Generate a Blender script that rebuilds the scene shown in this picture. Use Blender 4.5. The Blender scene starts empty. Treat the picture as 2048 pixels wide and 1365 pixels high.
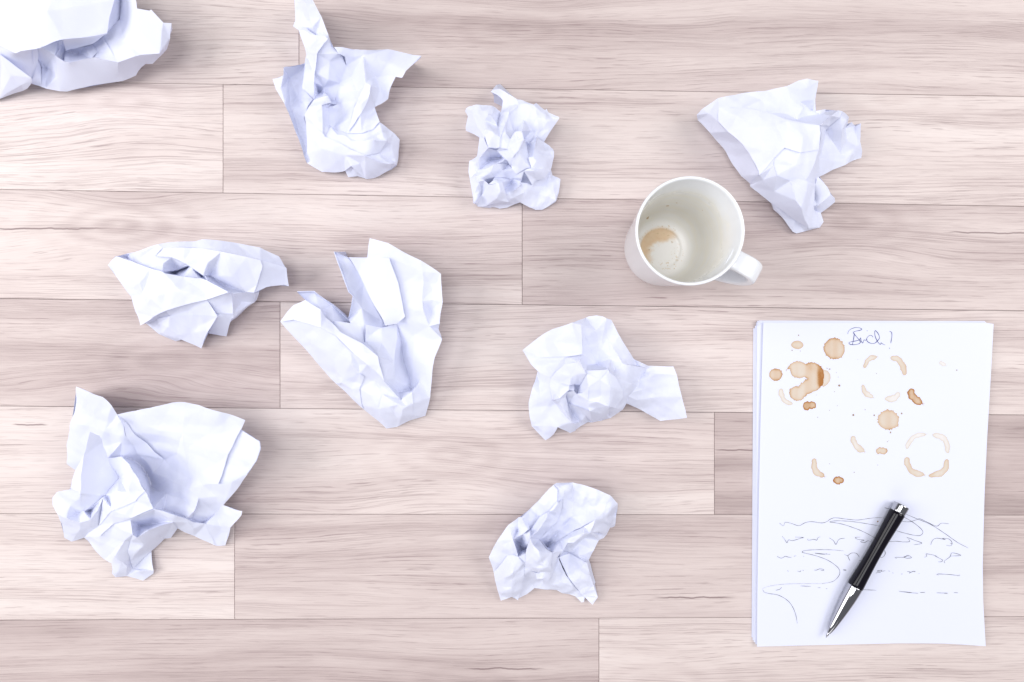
import bpy, bmesh, math, random
import numpy as np
from mathutils import Vector, Matrix, noise
from mathutils.geometry import delaunay_2d_cdt

sc = bpy.context.scene
COL = sc.collection
R = math.radians

# ------------------------------------------------------------------ camera, light, exposure
CAM_H = 0.57                      # camera straight above the floor, metres
FRAME_W = 0.943                   # floor width seen in the frame
S = FRAME_W / 2048.0
cam_data = bpy.data.cameras.new('camera')
cam = bpy.data.objects.new('camera', cam_data); COL.objects.link(cam)
cam.location = (0, 0, CAM_H)
cam_data.sensor_width = 36
cam_data.lens = 36 * CAM_H / FRAME_W
cam_data.clip_start = 0.01; cam_data.clip_end = 50
sc.camera = cam

world = bpy.data.worlds.new('World'); sc.world = world
world.use_nodes = True
wb = world.node_tree.nodes['Background']
wb.inputs[0].default_value = (0.93, 0.94, 1.0, 1); wb.inputs[1].default_value = 0.22

def area(name, loc, target, sx, sy, power, col):
    l = bpy.data.lights.new(name, 'AREA'); l.shape = 'RECTANGLE'; l.size = sx; l.size_y = sy
    l.energy = power; l.color = col
    o = bpy.data.objects.new(name, l); COL.objects.link(o)
    o.location = loc
    o.rotation_euler = (Vector(target) - Vector(loc)).to_track_quat('-Z', 'Y').to_euler()
    return o
area('window_light', (-1.45, 0.18, 1.15), (0.0, 0.0, 0), 1.2, 1.2, 26.0, (1.0, 0.985, 0.97))
area('side_fill', (1.15, 0.25, 1.05), (0.3, 0, 0), 0.9, 0.9, 13.0, (1.0, 0.985, 0.97))  # added fill lamp, washes the right edge of the frame towards white
area('front_fill', (-0.1, -1.45, 1.05), (0.0, 0.0, 0), 1.6, 1.1, 8.5, (1.0, 0.99, 0.98))  # added fill lamp, brightens the paper walls that face this way
area('overhead_light', (-0.25, 0.10, 1.75), (0.0, 0.0, 0), 0.8, 0.8, 13.0, (0.98, 0.985, 1.0))
sc.view_settings.view_transform = 'Standard'; sc.view_settings.look = 'None'
sc.view_settings.exposure = -0.03; sc.view_settings.gamma = 1.0

def P(px, py, z=0.0):             # point at height z (metres) seen at photograph position px, py
    k = S * (CAM_H - z) / CAM_H
    return Vector(((px - 1024.0) * k, (682.5 - py) * k, z))

# ------------------------------------------------------------------ helpers
def link(name, me, mat=None, parent=None, loc=None):
    o = bpy.data.objects.new(name, me); COL.objects.link(o)
    if mat: me.materials.append(mat)
    if loc is not None: o.location = loc
    if parent: o.parent = parent
    return o
def tag(o, label=None, cat=None, group=None, kind=None):
    if label: o['label'] = label
    if cat: o['category'] = cat
    if group: o['group'] = group
    if kind: o['kind'] = kind
    return o
def empty(name, loc):
    o = bpy.data.objects.new(name, None); COL.objects.link(o); o.location = loc
    o.empty_display_size = 0.02
    return o
def mesh_of(name, verts, faces, smooth=False):
    me = bpy.data.meshes.new(name)
    me.from_pydata([tuple(v) for v in verts], [], [tuple(f) for f in faces]); me.update()
    if smooth:
        me.polygons.foreach_set('use_smooth', [True] * len(me.polygons))
    return me

class NT:                         # small node-tree writer
    def __init__(s, name):
        s.m = bpy.data.materials.new(name); s.m.use_nodes = True
        s.t = s.m.node_tree; s.n = s.t.nodes; s.l = s.t.links
        s.b = s.n['Principled BSDF']
    def node(s, typ, **kw):
        nd = s.n.new(typ)
        for k, v in kw.items(): setattr(nd, k, v)
        return nd
    def put(s, sock, v):
        if isinstance(v, bpy.types.NodeSocket): s.l.new(v, sock)
        else: sock.default_value = v
    def math(s, op, a, b=None, c=None, clamp=False):
        nd = s.node('ShaderNodeMath', operation=op, use_clamp=clamp)
        s.put(nd.inputs[0], a)
        if b is not None: s.put(nd.inputs[1], b)
        if c is not None: s.put(nd.inputs[2], c)
        return nd.outputs[0]
    def vec(s, x, y, z):
        nd = s.node('ShaderNodeCombineXYZ')
        for i, v in enumerate((x, y, z)): s.put(nd.inputs[i], v)
        return nd.outputs[0]
    def noise(s, v, scale=1.0, detail=2.0, rough=0.5, dist=0.0):
        nd = s.node('ShaderNodeTexNoise')
        s.put(nd.inputs['Vector'], v); nd.inputs['Scale'].default_value = scale
        nd.inputs['Detail'].default_value = detail; nd.inputs['Roughness'].default_value = rough
        nd.inputs['Distortion'].default_value = dist
        return nd.outputs[0]
    def step(s, x, lo, hi, a=0.0, b=1.0):
        nd = s.node('ShaderNodeMapRange', interpolation_type='SMOOTHSTEP')
        s.put(nd.inputs[0], x)
        for i, v in enumerate((lo, hi, a, b)): s.put(nd.inputs[i + 1], v)
        return nd.outputs[0]
    def mix(s, f, a, b, mode='MIX'):
        nd = s.node('ShaderNodeMix', data_type='RGBA', blend_type=mode)
        s.put(nd.inputs[0], f)
        s.put(nd.inputs[6], a if isinstance(a, bpy.types.NodeSocket) else (*a, 1))
        s.put(nd.inputs[7], b if isinstance(b, bpy.types.NodeSocket) else (*b, 1))
        return nd.outputs[2]
    def attr(s, name, typ='OBJECT'):
        nd = s.node('ShaderNodeAttribute', attribute_type=typ, attribute_name=name)
        return nd.outputs['Fac']

PAPER = (0.785, 0.808, 0.955)

# ------------------------------------------------------------------ materials
def mat_wood():
    w = NT('pale_oak_laminate')
    tc = w.node('ShaderNodeTexCoord'); sp = w.node('ShaderNodeSeparateXYZ')
    w.l.new(tc.outputs['Object'], sp.inputs[0])
    seed = w.attr('seed'); tone = w.attr('tone'); figure = w.attr('figure')
    kx = w.attr('knot_x'); ky = w.attr('knot_y'); ks = w.attr('knot_s')
    x0, y0 = sp.outputs[0], sp.outputs[1]
    sx = w.math('MULTIPLY_ADD', seed, 7.31, x0)
    # knot: push the grain round it
    dx = w.math('DIVIDE', w.math('SUBTRACT', x0, kx), 0.075)
    dyr = w.math('SUBTRACT', y0, ky)
    dy = w.math('DIVIDE', dyr, 0.030)
    r2 = w.math('ADD', w.math('MULTIPLY', dx, dx), w.math('MULTIPLY', dy, dy))
    g = w.math('MULTIPLY', w.math('EXPONENT', w.math('MULTIPLY', r2, -1.0)), ks)
    n1 = w.math('SUBTRACT', w.noise(w.vec(w.math('MULTIPLY', sx, 2.6), w.math('MULTIPLY', y0, 12.0), seed), 1, 2), 0.5)
    n2 = w.math('SUBTRACT', w.noise(w.vec(w.math('MULTIPLY', sx, 16.0), w.math('MULTIPLY', y0, 60.0), seed), 1, 3), 0.5)
    warp = w.math('MULTIPLY', w.math('ADD', w.math('MULTIPLY', n1, 0.034), w.math('MULTIPLY', n2, 0.0022)), figure)
    yy = w.math('ADD', w.math('ADD', y0, warp), w.math('MULTIPLY', g, w.math('MULTIPLY', dyr, 0.85)))
    yy = w.math('ADD', yy, w.math('MULTIPLY', w.math('MULTIPLY', g, dx), 0.006))
    # broad light and dark bands
    band = w.noise(w.vec(w.math('MULTIPLY', sx, 1.6), w.math('MULTIPLY', yy, 42.0), seed), 1, 2, 0.5)
    cloud = w.noise(w.vec(w.math('MULTIPLY', sx, 5.0), w.math('MULTIPLY', yy, 26.0), w.math('ADD', seed, 5.0)), 1, 3, 0.55)
    # growth-ring edges: uneven one-dimensional rings with a soft and a sharp side
    rj = w.noise(w.vec(w.math('MULTIPLY', sx, 0.9), w.math('MULTIPLY', yy, 90.0), w.math('ADD', seed, 9.0)), 1, 2)
    ph = w.math('FRACT', w.math('ADD', w.math('MULTIPLY', yy, 230.0), w.math('MULTIPLY', rj, 3.2)))
    ring = w.math('MULTIPLY', w.step(ph, 0.45, 0.93), w.step(ph, 1.0, 0.95))
    ringmask = w.step(w.noise(w.vec(w.math('MULTIPLY', sx, 11.0), w.math('MULTIPLY', yy, 55.0), w.math('ADD', seed, 2.0)), 1, 2), 0.36, 0.68)
    ring = w.math('MULTIPLY', ring, ringmask)
    # fine fibres and short dark pores
    fib = w.noise(w.vec(w.math('MULTIPLY', sx, 14.0), w.math('MULTIPLY', yy, 1500.0), seed), 1, 2, 0.6)
    por = w.noise(w.vec(w.math('MULTIPLY', sx, 42.0), w.math('MULTIPLY', yy, 1250.0), w.math('ADD', seed, 3.0)), 1, 1, 0.5)
    pore = w.math('MULTIPLY', w.step(por, 0.56, 0.66), w.math('MULTIPLY_ADD', ring, 0.75, 0.25))
    lon = w.noise(w.vec(w.math('MULTIPLY', sx, 9.5), w.math('MULTIPLY', yy, 1150.0), w.math('ADD', seed, 7.0)), 1, 2, 0.6)
    streak = w.math('MULTIPLY', w.step(lon, 0.53, 0.64), w.step(band, 0.72, 0.38))
    # darkness 0..1
    d = w.math('MULTIPLY', w.step(band, 0.74, 0.24), 0.22)
    d = w.math('MULTIPLY_ADD', w.step(cloud, 0.70, 0.30), 0.14, d)
    d = w.math('MULTIPLY_ADD', ring, 0.09, d)
    d = w.math('MULTIPLY_ADD', w.math('SUBTRACT', fib, 0.5), 0.22, d)
    kr = w.math('SINE', w.math('MULTIPLY_ADD', w.math('SQRT', r2), 15.0, w.math('MULTIPLY', n1, 9.0)))
    d = w.math('MULTIPLY_ADD', w.math('MULTIPLY', g, kr), 0.09, d)
    d = w.math('MULTIPLY_ADD', g, 0.14, d)
    d = w.math('ADD', d, tone)
    ramp = w.node('ShaderNodeValToRGB'); w.l.new(d, ramp.inputs[0])
    e = ramp.color_ramp.elements
    e[0].position = 0.0; e[0].color = (0.725, 0.648, 0.628, 1)
    e[1].position = 1.0; e[1].color = (0.235, 0.178, 0.176, 1)
    for p_, c_ in ((0.28, (0.628, 0.540, 0.522)), (0.55, (0.480, 0.393, 0.384)), (0.78, (0.345, 0.274, 0.269))):
        el = e.new(p_); el.color = (*c_, 1)
    c = w.mix(w.math('MULTIPLY', pore, 0.62), ramp.outputs[0], (0.235, 0.165, 0.170))
    c = w.mix(w.math('MULTIPLY', streak, 0.42), c, (0.265, 0.190, 0.195))
    # one long crack per plank that has one
    ckx = w.attr('crack_x'); cky = w.attr('crack_y'); ckl = w.attr('crack_l')
    cn = w.math('SUBTRACT', w.noise(w.vec(w.math('MULTIPLY', x0, 45.0), 0.0, seed), 1, 3), 0.5)
    cdy = w.math('ABSOLUTE', w.math('ADD', w.math('SUBTRACT', y0, cky), w.math('MULTIPLY', cn, 0.005)))
    cdx = w.math('ABSOLUTE', w.math('DIVIDE', w.math('SUBTRACT', x0, ckx), w.math('ADD', ckl, 1e-5)))
    ck = w.math('MULTIPLY', w.step(cdy, 0.0010, 0.0003), w.step(cdx, 1.0, 0.55))
    c = w.mix(w.math('MULTIPLY', ck, 0.72), c, (0.15, 0.095, 0.10))
    w.l.new(c, w.b.inputs['Base Color'])
    w.put(w.b.inputs['Roughness'], w.math('MULTIPLY_ADD', fib, 0.15, 0.42))
    w.b.inputs['Specular IOR Level'].default_value = 0.32
    bp = w.node('ShaderNodeBump'); bp.inputs['Strength'].default_value = 0.35; bp.inputs['Distance'].default_value = 0.0003
    hgt = w.math('SUBTRACT', w.math('MULTIPLY', fib, 0.3), w.math('ADD', pore, w.math('ADD', streak, ck)))
    w.l.new(hgt, bp.inputs['Height']); w.l.new(bp.outputs[0], w.b.inputs['Normal'])
    return w.m

def mat_paper(name='white_paper'):
    w = NT(name)
    w.b.inputs['Base Color'].default_value = (*PAPER, 1)
    w.b.inputs['Roughness'].default_value = 0.62
    w.b.inputs['Specular IOR Level'].default_value = 0.30
    tr = w.node('ShaderNodeBsdfTranslucent'); tr.inputs[0].default_value = (0.73, 0.78, 0.96, 1)
    mx = w.node('ShaderNodeMixShader'); mx.inputs[0].default_value = 0.16
    out = w.n['Material Output']
    w.l.new(w.b.outputs[0], mx.inputs[1]); w.l.new(tr.outputs[0], mx.inputs[2]); w.l.new(mx.outputs[0], out.inputs[0])
    return w.m

def mat_stain():
    w = NT('dried_coffee')
    tc = w.node('ShaderNodeTexCoord'); sp = w.node('ShaderNodeSeparateXYZ'); w.l.new(tc.outputs['Object'], sp.inputs[0])
    st = w.attr('strength', 'GEOMETRY'); rim = w.attr('rim', 'GEOMETRY')
    # paper cockles under the wet patch, so the coffee settles in soft upright bands
    b1 = w.noise(w.vec(w.math('MULTIPLY', sp.outputs[0], 105.0), w.math('MULTIPLY', sp.outputs[1], 6.0), 0.0), 1, 1)
    gr = w.noise(tc.outputs['Object'], 1500, 2)
    band = w.step(b1, 0.40, 0.66)
    f = w.math('MULTIPLY', st, w.math('ADD', w.math('MULTIPLY_ADD', rim, 0.48, 0.62), w.math('MULTIPLY_ADD', band, 0.20, w.math('MULTIPLY', w.math('SUBTRACT', gr, 0.5), 0.25))))
    ramp = w.node('ShaderNodeValToRGB'); w.l.new(f, ramp.inputs[0])
    e = ramp.color_ramp.elements
    e[0].position = 0.0; e[0].color = (*PAPER, 1)
    e[1].position = 1.0; e[1].color = (0.34, 0.135, 0.03, 1)
    for p_, c_ in ((0.20, (0.690, 0.672, 0.680)), (0.40, (0.60, 0.525, 0.455)), (0.62, (0.56, 0.42, 0.31)), (0.84, (0.42, 0.23, 0.10))):
        el = e.new(p_); el.color = (*c_, 1)
    w.l.new(ramp.outputs[0], w.b.inputs['Base Color'])
    w.b.inputs['Roughness'].default_value = 0.6; w.b.inputs['Specular IOR Level'].default_value = 0.3
    return w.m

def mat_plain(name, col, rough=0.4, metal=0.0, spec=0.5, coat=0.0):
    w = NT(name)
    w.b.inputs['Base Color'].default_value = (*col, 1); w.b.inputs['Roughness'].default_value = rough
    w.b.inputs['Metallic'].default_value = metal; w.b.inputs['Specular IOR Level'].default_value = spec
    w.b.inputs['Coat Weight'].default_value = coat; w.b.inputs['Coat Roughness'].default_value = 0.03
    # faint smudges so the gloss is not even
    tc = w.node('ShaderNodeTexCoord')
    n = w.noise(tc.outputs['Object'], 140, 4)
    w.put(w.b.inputs['Roughness'], w.math('MULTIPLY_ADD', n, 0.06, rough - 0.03))
    return w.m

def mat_mug():
    w = NT('white_glaze_with_coffee_film')
    tc = w.node('ShaderNodeTexCoord'); sp = w.node('ShaderNodeSeparateXYZ'); w.l.new(tc.outputs['Object'], sp.inputs[0])
    x, y, z = sp.outputs
    ins = w.attr('inside', 'GEOMETRY')
    white = (0.80, 0.815, 0.85)
    n = w.noise(tc.outputs['Object'], 38, 4, 0.6)
    swirl = w.noise(w.vec(w.math('MULTIPLY', x, 40.0), w.math('MULTIPLY', y, 40.0), w.math('MULTIPLY', z, 160.0)), 1, 4, 0.6)
    line = w.math('MULTIPLY_ADD', w.math('SUBTRACT', n, 0.5), 0.05, z)
    film = w.math('MULTIPLY', w.step(line, 0.090, 0.060), ins)
    c = w.mix(w.math('MULTIPLY', film, w.step(swirl, 0.25, 0.75, 0.45, 0.95)), white, (0.80, 0.775, 0.695))
    # floor of the mug: pale, with an orange-brown dried pool towards one side
    flo = w.math('MULTIPLY', w.step(z, 0.0125, 0.0085), ins)
    c = w.mix(flo, c, (0.90, 0.885, 0.86))
    px_ = w.math('SUBTRACT', x, 0.0052); py_ = w.math('ADD', y, 0.0080)
    dd = w.math('SQRT', w.math('ADD', w.math('MULTIPLY', px_, px_), w.math('MULTIPLY', py_, py_)))
    blot = w.noise(tc.outputs['Object'], 170, 4, 0.65)
    dd = w.math('MULTIPLY_ADD', w.math('SUBTRACT', n, 0.5), 0.016, w.math('MULTIPLY_ADD', w.math('SUBTRACT', blot, 0.5), 0.008, dd))
    pool = w.math('MULTIPLY', w.step(dd, 0.0105, 0.0190), w.math('MULTIPLY', w.step(z, 0.0085, 0.0072), ins))
    pool = w.math('MULTIPLY', pool, w.step(w.math('SUBTRACT', y, x), -0.010, 0.006))
    c = w.mix(w.math('MULTIPLY', pool, 0.85), c, w.mix(blot, (0.80, 0.62, 0.42), (0.70, 0.43, 0.19)))
    # crumbs and drips
    v = w.node('ShaderNodeTexVoronoi'); w.l.new(tc.outputs['Object'], v.inputs['Vector']); v.inputs['Scale'].default_value = 150
    sel = w.node('ShaderNodeSeparateColor'); w.l.new(v.outputs['Color'], sel.inputs[0])
    sz = w.math('MULTIPLY', sel.outputs[0], 0.36)
    spot = w.math('MULTIPLY', w.math('LESS_THAN', w.math('MULTIPLY_ADD', n, 0.16, v.outputs['Distance']), sz), w.math('GREATER_THAN', sel.outputs[1], 0.74))
    spot = w.math('MULTIPLY', w.math('MULTIPLY', spot, w.step(z, 0.060, 0.045)), w.math('MULTIPLY', ins, w.step(w.math('ADD', x, w.math('MULTIPLY', y, -0.9)), 0.012, -0.002)))
    c = w.mix(w.math('MULTIPLY', spot, 0.8), c, (0.45, 0.28, 0.10))
    gr = w.noise(tc.outputs['Object'], 520, 3, 0.6)
    rad = w.math('SQRT', w.math('ADD', w.math('MULTIPLY', x, x), w.math('MULTIPLY', y, y)))
    crumb = w.math('MULTIPLY', w.math('MULTIPLY', w.step(gr, 0.58, 0.66), w.math('MULTIPLY', w.step(rad, 0.008, 0.016), w.step(rad, 0.025, 0.021))), w.math('MULTIPLY', ins, w.step(z, 0.022, 0.014)))
    crumb = w.math('MULTIPLY', crumb, w.step(w.noise(tc.outputs['Object'], 90, 2), 0.42, 0.58))
    c = w.mix(w.math('MULTIPLY', crumb, 0.75), c, (0.62, 0.46, 0.25))
    w.l.new(c, w.b.inputs['Base Color'])
    w.put(w.b.inputs['Roughness'], w.math('MULTIPLY_ADD', film, 0.22, 0.10))
    w.b.inputs['Specular IOR Level'].default_value = 0.5
    return w.m

M_WOOD = mat_wood()
M_PAPER = mat_paper()
M_STAIN = mat_stain()
M_GAP = mat_plain('dark_joint', (0.10, 0.065, 0.065), 0.8, spec=0.1)
M_INK = mat_plain('blue_black_ink', (0.016, 0.016, 0.035), 0.5, spec=0.2)
M_INKB = mat_plain('blue_ink', (0.020, 0.030, 0.20), 0.5, spec=0.2)
M_BLACK = mat_plain('black_lacquer', (0.006, 0.005, 0.009), 0.10, spec=0.22, coat=0.0)
M_CHROME = mat_plain('polished_chrome', (0.48, 0.48, 0.51), 0.05, metal=1.0)
M_MUG = mat_mug()

# ------------------------------------------------------------------ floor of laminate planks
floor_me = mesh_of('floor', [(-1.6, -1.2, -0.010), (1.6, -1.2, -0.010), (1.6, 1.2, -0.010), (-1.6, 1.2, -0.010),
                             (-1.6, -1.2, -0.004), (1.6, -1.2, -0.004), (1.6, 1.2, -0.004), (-1.6, 1.2, -0.004)],
                   [(3, 2, 1, 0), (4, 5, 6, 7), (0, 1, 5, 4), (1, 2, 6, 5), (2, 3, 7, 6), (3, 0, 4, 7)])
floor = link('floor', floor_me, M_GAP)
tag(floor, kind='structure')

def seam(k, x):                    # height in the photograph of the seam above row k
    tab = {0: (-62, -20), 1: (162, 193), 2: (379, 413), 3: (597.5, 622), 4: (812.5, 830.5), 5: (1028, 1031), 6: (1241, 1234), 7: (1455, 1440)}
    if k < 0: a, b = -62 + 216 * k, -20 + 209 * k
    elif k > 7: a, b = 1455 + 214 * (k - 7), 1440 + 208 * (k - 7)
    else: a, b = tab[k]
    return a + (b - a) * x / 2048.0
def plank(row, xa, xb, tone, seed, figure=1.0, knot=None, crack=None):
    g = 0.00016; ch = 0.00035; th = 0.0038
    q = [P(xa, seam(row + 1, xa)), P(xb, seam(row + 1, xb)), P(xb, seam(row, xb)), P(xa, seam(row, xa))]
    c = sum(q, Vector()) / 4
    def ring(off, z):
        out = []
        for (sx, sy), v in zip(((1, 1), (-1, 1), (-1, -1), (1, -1)), q):
            out.append((v.x + sx * off - c.x, v.y + sy * off - c.y, z))
        return out
    vs = ring(g, -th) + ring(g, -ch) + ring(g + ch, 0.0)
    fs = [(3, 2, 1, 0), (8, 9, 10, 11)]
    for k in (0, 4):
        for i in range(4):
            j = (i + 1) % 4
            fs.append((k + i, k + j, k + 4 + j, k + 4 + i))
    o = link('plank', mesh_of('plank', vs, fs), M_WOOD, floor, c)
    o['seed'] = float(seed); o['tone'] = float(tone); o['figure'] = float(figure)
    kx, ky, ks = (0.0, 0.0, 0.0)
    if knot: kv = P(knot[0], knot[1]) - c; kx, ky, ks = kv.x, kv.y, knot[2]
    o['knot_x'] = float(kx); o['knot_y'] = float(ky); o['knot_s'] = float(ks)
    cx, cy, cl = (0.0, 5.0, 0.0)
    if crack: cv = P(crack[0], crack[1]) - c; cx, cy, cl = cv.x, cv.y, crack[2] * S
    o['crack_x'] = float(cx); o['crack_y'] = float(cy); o['crack_l'] = float(cl)
    return o
XL, XR = -700, 2750
PLANKS = [
    (0, XL, 598, 0.02, 1.3, 1.0, (210, 150, 0.5), None), (0, 598, XR, 0.22, 2.1, 1.3, (1010, 60, 0.4), (1090, 186, 75)),
    (1, XL, 446, -0.02, 3.7, 1.3, (255, 205, 0.6), None), (1, 446, XR, 0.10, 4.4, 0.8, (1780, 200, 0.5), None),
    (2, XL, 1044.5, 0.11, 5.2, 0.9, (240, 450, 1.0), (95, 458, 140)), (2, 1044.5, XR, 0.28, 6.6, 1.0, (1700, 445, 0.6), (1990, 466, 110)),
    (3, XL, 560, 0.28, 7.9, 1.5, (330, 720, 0.5), None), (3, 560, XR, 0.10, 8.3, 0.7, (700, 790, 0.4), None),
    (4, XL, 1429, 0.10, 9.5, 1.2, (900, 910, 0.6), (60, 850, 40)), (4, 1429, XR, 0.40, 10.2, 0.8, None, (1480, 900, 60)),
    (5, XL, 469, 0.04, 11.8, 0.8, None, None), (5, 469, XR, 0.25, 12.4, 0.9, (560, 1120, 0.2), (1390, 1195, 90)),
    (6, XL, 1198, 0.31, 13.9, 0.8, (930, 1370, 0.4), (1010, 1338, 90)), (6, 1198, XR, 0.07, 14.7, 0.7, (1310, 1368, 0.6), None),
]
for k, xs in ((-3, 700), (-2, 1500), (-1, 250), (7, 800), (8, 1600), (9, 300)):
    PLANKS += [(k, XL, xs, 0.12, 20.3 + k * 1.7, 0.9, None, None), (k, xs, XR, 0.22, 41.1 + k * 2.3, 1.0, None, None)]
for a in PLANKS: plank(*a)
# ------------------------------------------------------------------ crumpled paper
def resample(poly, step):
    out = []
    for i, a in enumerate(poly):
        b = poly[(i + 1) % len(poly)]
        n = max(1, int(round(math.hypot(b[0] - a[0], b[1] - a[1]) / step)))
        for k in range(n):
            t = k / n
            out.append((a[0] + (b[0] - a[0]) * t, a[1] + (b[1] - a[1]) * t, a[2] + (b[2] - a[2]) * t))
    return out
def inside(poly, X, Y):
    res = np.zeros(len(X), bool)
    n = len(poly); j = n - 1
    for i in range(n):
        xi, yi = poly[i][0], poly[i][1]; xj, yj = poly[j][0], poly[j][1]
        if yi != yj:
            c = ((yi > Y) != (yj > Y)) & (X < (xj - xi) * (Y - yi) / (yj - yi) + xi)
            res ^= c
        j = i
    return res
def weights(XY, tri):
    """cotangent weights, so that a flat sheet stays exactly flat whatever the triangles look like"""
    E, Wt = [], []
    for a, b, c in ((0, 1, 2), (1, 2, 0), (2, 0, 1)):
        u = XY[tri[:, a]] - XY[tri[:, c]]; v = XY[tri[:, b]] - XY[tri[:, c]]
        cr = np.abs(u[:, 0] * v[:, 1] - u[:, 1] * v[:, 0]) + 1e-9
        E.append(tri[:, [a, b]]); Wt.append(np.clip((u * v).sum(1) / cr, -0.5, 20) * 0.5)
    E = np.sort(np.vstack(E), 1); Wt = np.concatenate(Wt)
    key = E[:, 0].astype(np.int64) * (len(XY) + 1) + E[:, 1]
    uq, inv = np.unique(key, return_inverse=True)
    w = np.maximum(np.bincount(inv.ravel(), Wt), 1e-4)
    return uq // (len(XY) + 1), uq % (len(XY) + 1), w
def relax(h, fixed, g):
    """heights of the free points as a soap film over the fixed ones (conjugate gradients)"""
    i, j, w = g; n = len(h)
    deg = np.bincount(i, w, minlength=n) + np.bincount(j, w, minlength=n)
    free = ~fixed
    def L(v): return deg * v - np.bincount(i, w * v[j], minlength=n) - np.bincount(j, w * v[i], minlength=n)
    x = h.copy(); x[free] = h[fixed].mean()
    r = -L(x); r[fixed] = 0
    M = 1 / np.maximum(deg, 1e-6); z = M * r; p = z.copy(); rs = r @ z
    for _ in range(700):
        if rs < 1e-8: break
        Ap = L(p); Ap[fixed] = 0
        al = rs / (p @ Ap); x += al * p; r -= al * Ap
        z = M * r; rn = r @ z; p = z + (rn / rs) * p; rs = rn
    return x
def fill(poly, inner, step, rng, bstep=None, soft=2, damp=0.60):
    """triangulated patch spanning a polygon given in photograph pixels + height; returns points (px,py,h) and triangles"""
    b = resample(poly, bstep or step)
    B = np.array(b)
    x0, y0 = B[:, :2].min(0); x1, y1 = B[:, :2].max(0)
    xs = np.arange(x0, x1 + step, step); ys = np.arange(y0, y1 + step, step * 0.87)
    gx, gy = np.meshgrid(xs, ys); gx = gx + (np.arange(len(ys)) % 2)[:, None] * step * 0.5
    gx = gx.ravel() + rng.uniform(-.18, .18, gx.size) * step; gy = gy.ravel() + rng.uniform(-.18, .18, gy.size) * step
    ok = inside(poly, gx, gy); gx, gy = gx[ok], gy[ok]
    fx = np.concatenate([B[:, 0], [q[0] for q in inner]]); fy = np.concatenate([B[:, 1], [q[1] for q in inner]])
    if len(gx):
        d = np.full(len(gx), 1e9)
        for a in range(0, len(fx), 64):
            d = np.minimum(d, ((gx[:, None] - fx[None, a:a + 64]) ** 2 + (gy[:, None] - fy[None, a:a + 64]) ** 2).min(1))
        ok = d > (0.62 * step) ** 2; gx, gy = gx[ok], gy[ok]
    nb = len(b); ni = len(inner)
    base = [Vector((p[0], p[1])) for p in b] + [Vector((q[0], q[1])) for q in inner]
    ed = [(k, (k + 1) % nb) for k in range(nb)]
    crease_pts = []
    if inner:
        cp = [Vector((p[0], p[1])) for p in poly] + [Vector((q[0], q[1])) for q in inner]
        cn = len(poly); ch = np.array([p[2] for p in poly] + [q[2] for q in inner], float)
        CV, CE, CF, cov, _, _ = delaunay_2d_cdt(cp, [(k, (k + 1) % cn) for k in range(cn)], [], 1, 1e-4)
        CH = np.array([ch[min(o_)] if o_ else ch.mean() for o_ in cov]); CX = np.array([(v.x, v.y) for v in CV])
        src = [(p[0], p[1]) for p in b] + [(q[0], q[1]) for q in inner]
        key = lambda p: (int(round(p[0] * 100)), int(round(p[1] * 100)))
        lut = {}
        for k, p in enumerate(src): lut.setdefault(key(p), k)
        own = [lut[key(p)] for p in list(poly) + list(inner)]
        cid = [own[min(o_)] if o_ else None for o_ in cov]
        ring = own[:cn]; rim = {frozenset((ring[k], ring[(k + 1) % cn])) for k in range(cn)}
        for (a, c) in CE:
            ia, ic = cid[a], cid[c]
            if ia is None or ic is None or frozenset((ia, ic)) in rim: continue
            m = max(1, int(round(math.hypot(*(CX[c] - CX[a])) / step)))
            prev = ia
            for t in range(1, m):
                q = CX[a] + (CX[c] - CX[a]) * t / m
                crease_pts.append((q[0], q[1])); idx = nb + ni + len(crease_pts) - 1
                ed.append((prev, idx)); prev = idx
            ed.append((prev, ic))
    if crease_pts and len(gx):
        fx = np.array([q[0] for q in crease_pts]); fy = np.array([q[1] for q in crease_pts])
        d = np.full(len(gx), 1e9)
        for a in range(0, len(fx), 64):
            d = np.minimum(d, ((gx[:, None] - fx[None, a:a + 64]) ** 2 + (gy[:, None] - fy[None, a:a + 64]) ** 2).min(1))
        ok = d > (0.55 * step) ** 2; gx, gy = gx[ok], gy[ok]
    pts = base + [Vector(q) for q in crease_pts] + [Vector((u, v)) for u, v in zip(gx, gy)]
    V, E, F, ov, oe, of = delaunay_2d_cdt(pts, ed, [], 1, 1e-4)
    Hin = np.array([p[2] for p in b] + [q[2] for q in inner])
    h = np.zeros(len(V)); fixed = np.zeros(len(V), bool)
    for k, v in enumerate(V):
        src = [s_ for s_ in ov[k] if s_ < nb + ni]
        if src: h[k] = Hin[src[0]]; fixed[k] = True
        elif not ov[k]:
            h[k] = B[((B[:, :2] - np.array((v.x, v.y))) ** 2).sum(1).argmin(), 2]; fixed[k] = True
    T = []
    for f in F:
        for q in range(1, len(f) - 1): T.append((f[0], f[q], f[q + 1]))
    if not T: return None
    T = np.array(T)
    cx = np.array([(V[t[0]].x + V[t[1]].x + V[t[2]].x) / 3 for t in T]); cy = np.array([(V[t[0]].y + V[t[1]].y + V[t[2]].y) / 3 for t in T])
    T = T[inside(poly, cx, cy)]
    if not len(T): return None
    used = np.unique(T); fixed[np.setdiff1d(np.arange(len(V)), used)] = True
    XY = np.array([(v.x, v.y) for v in V])
    G = weights(XY, T)
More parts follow.
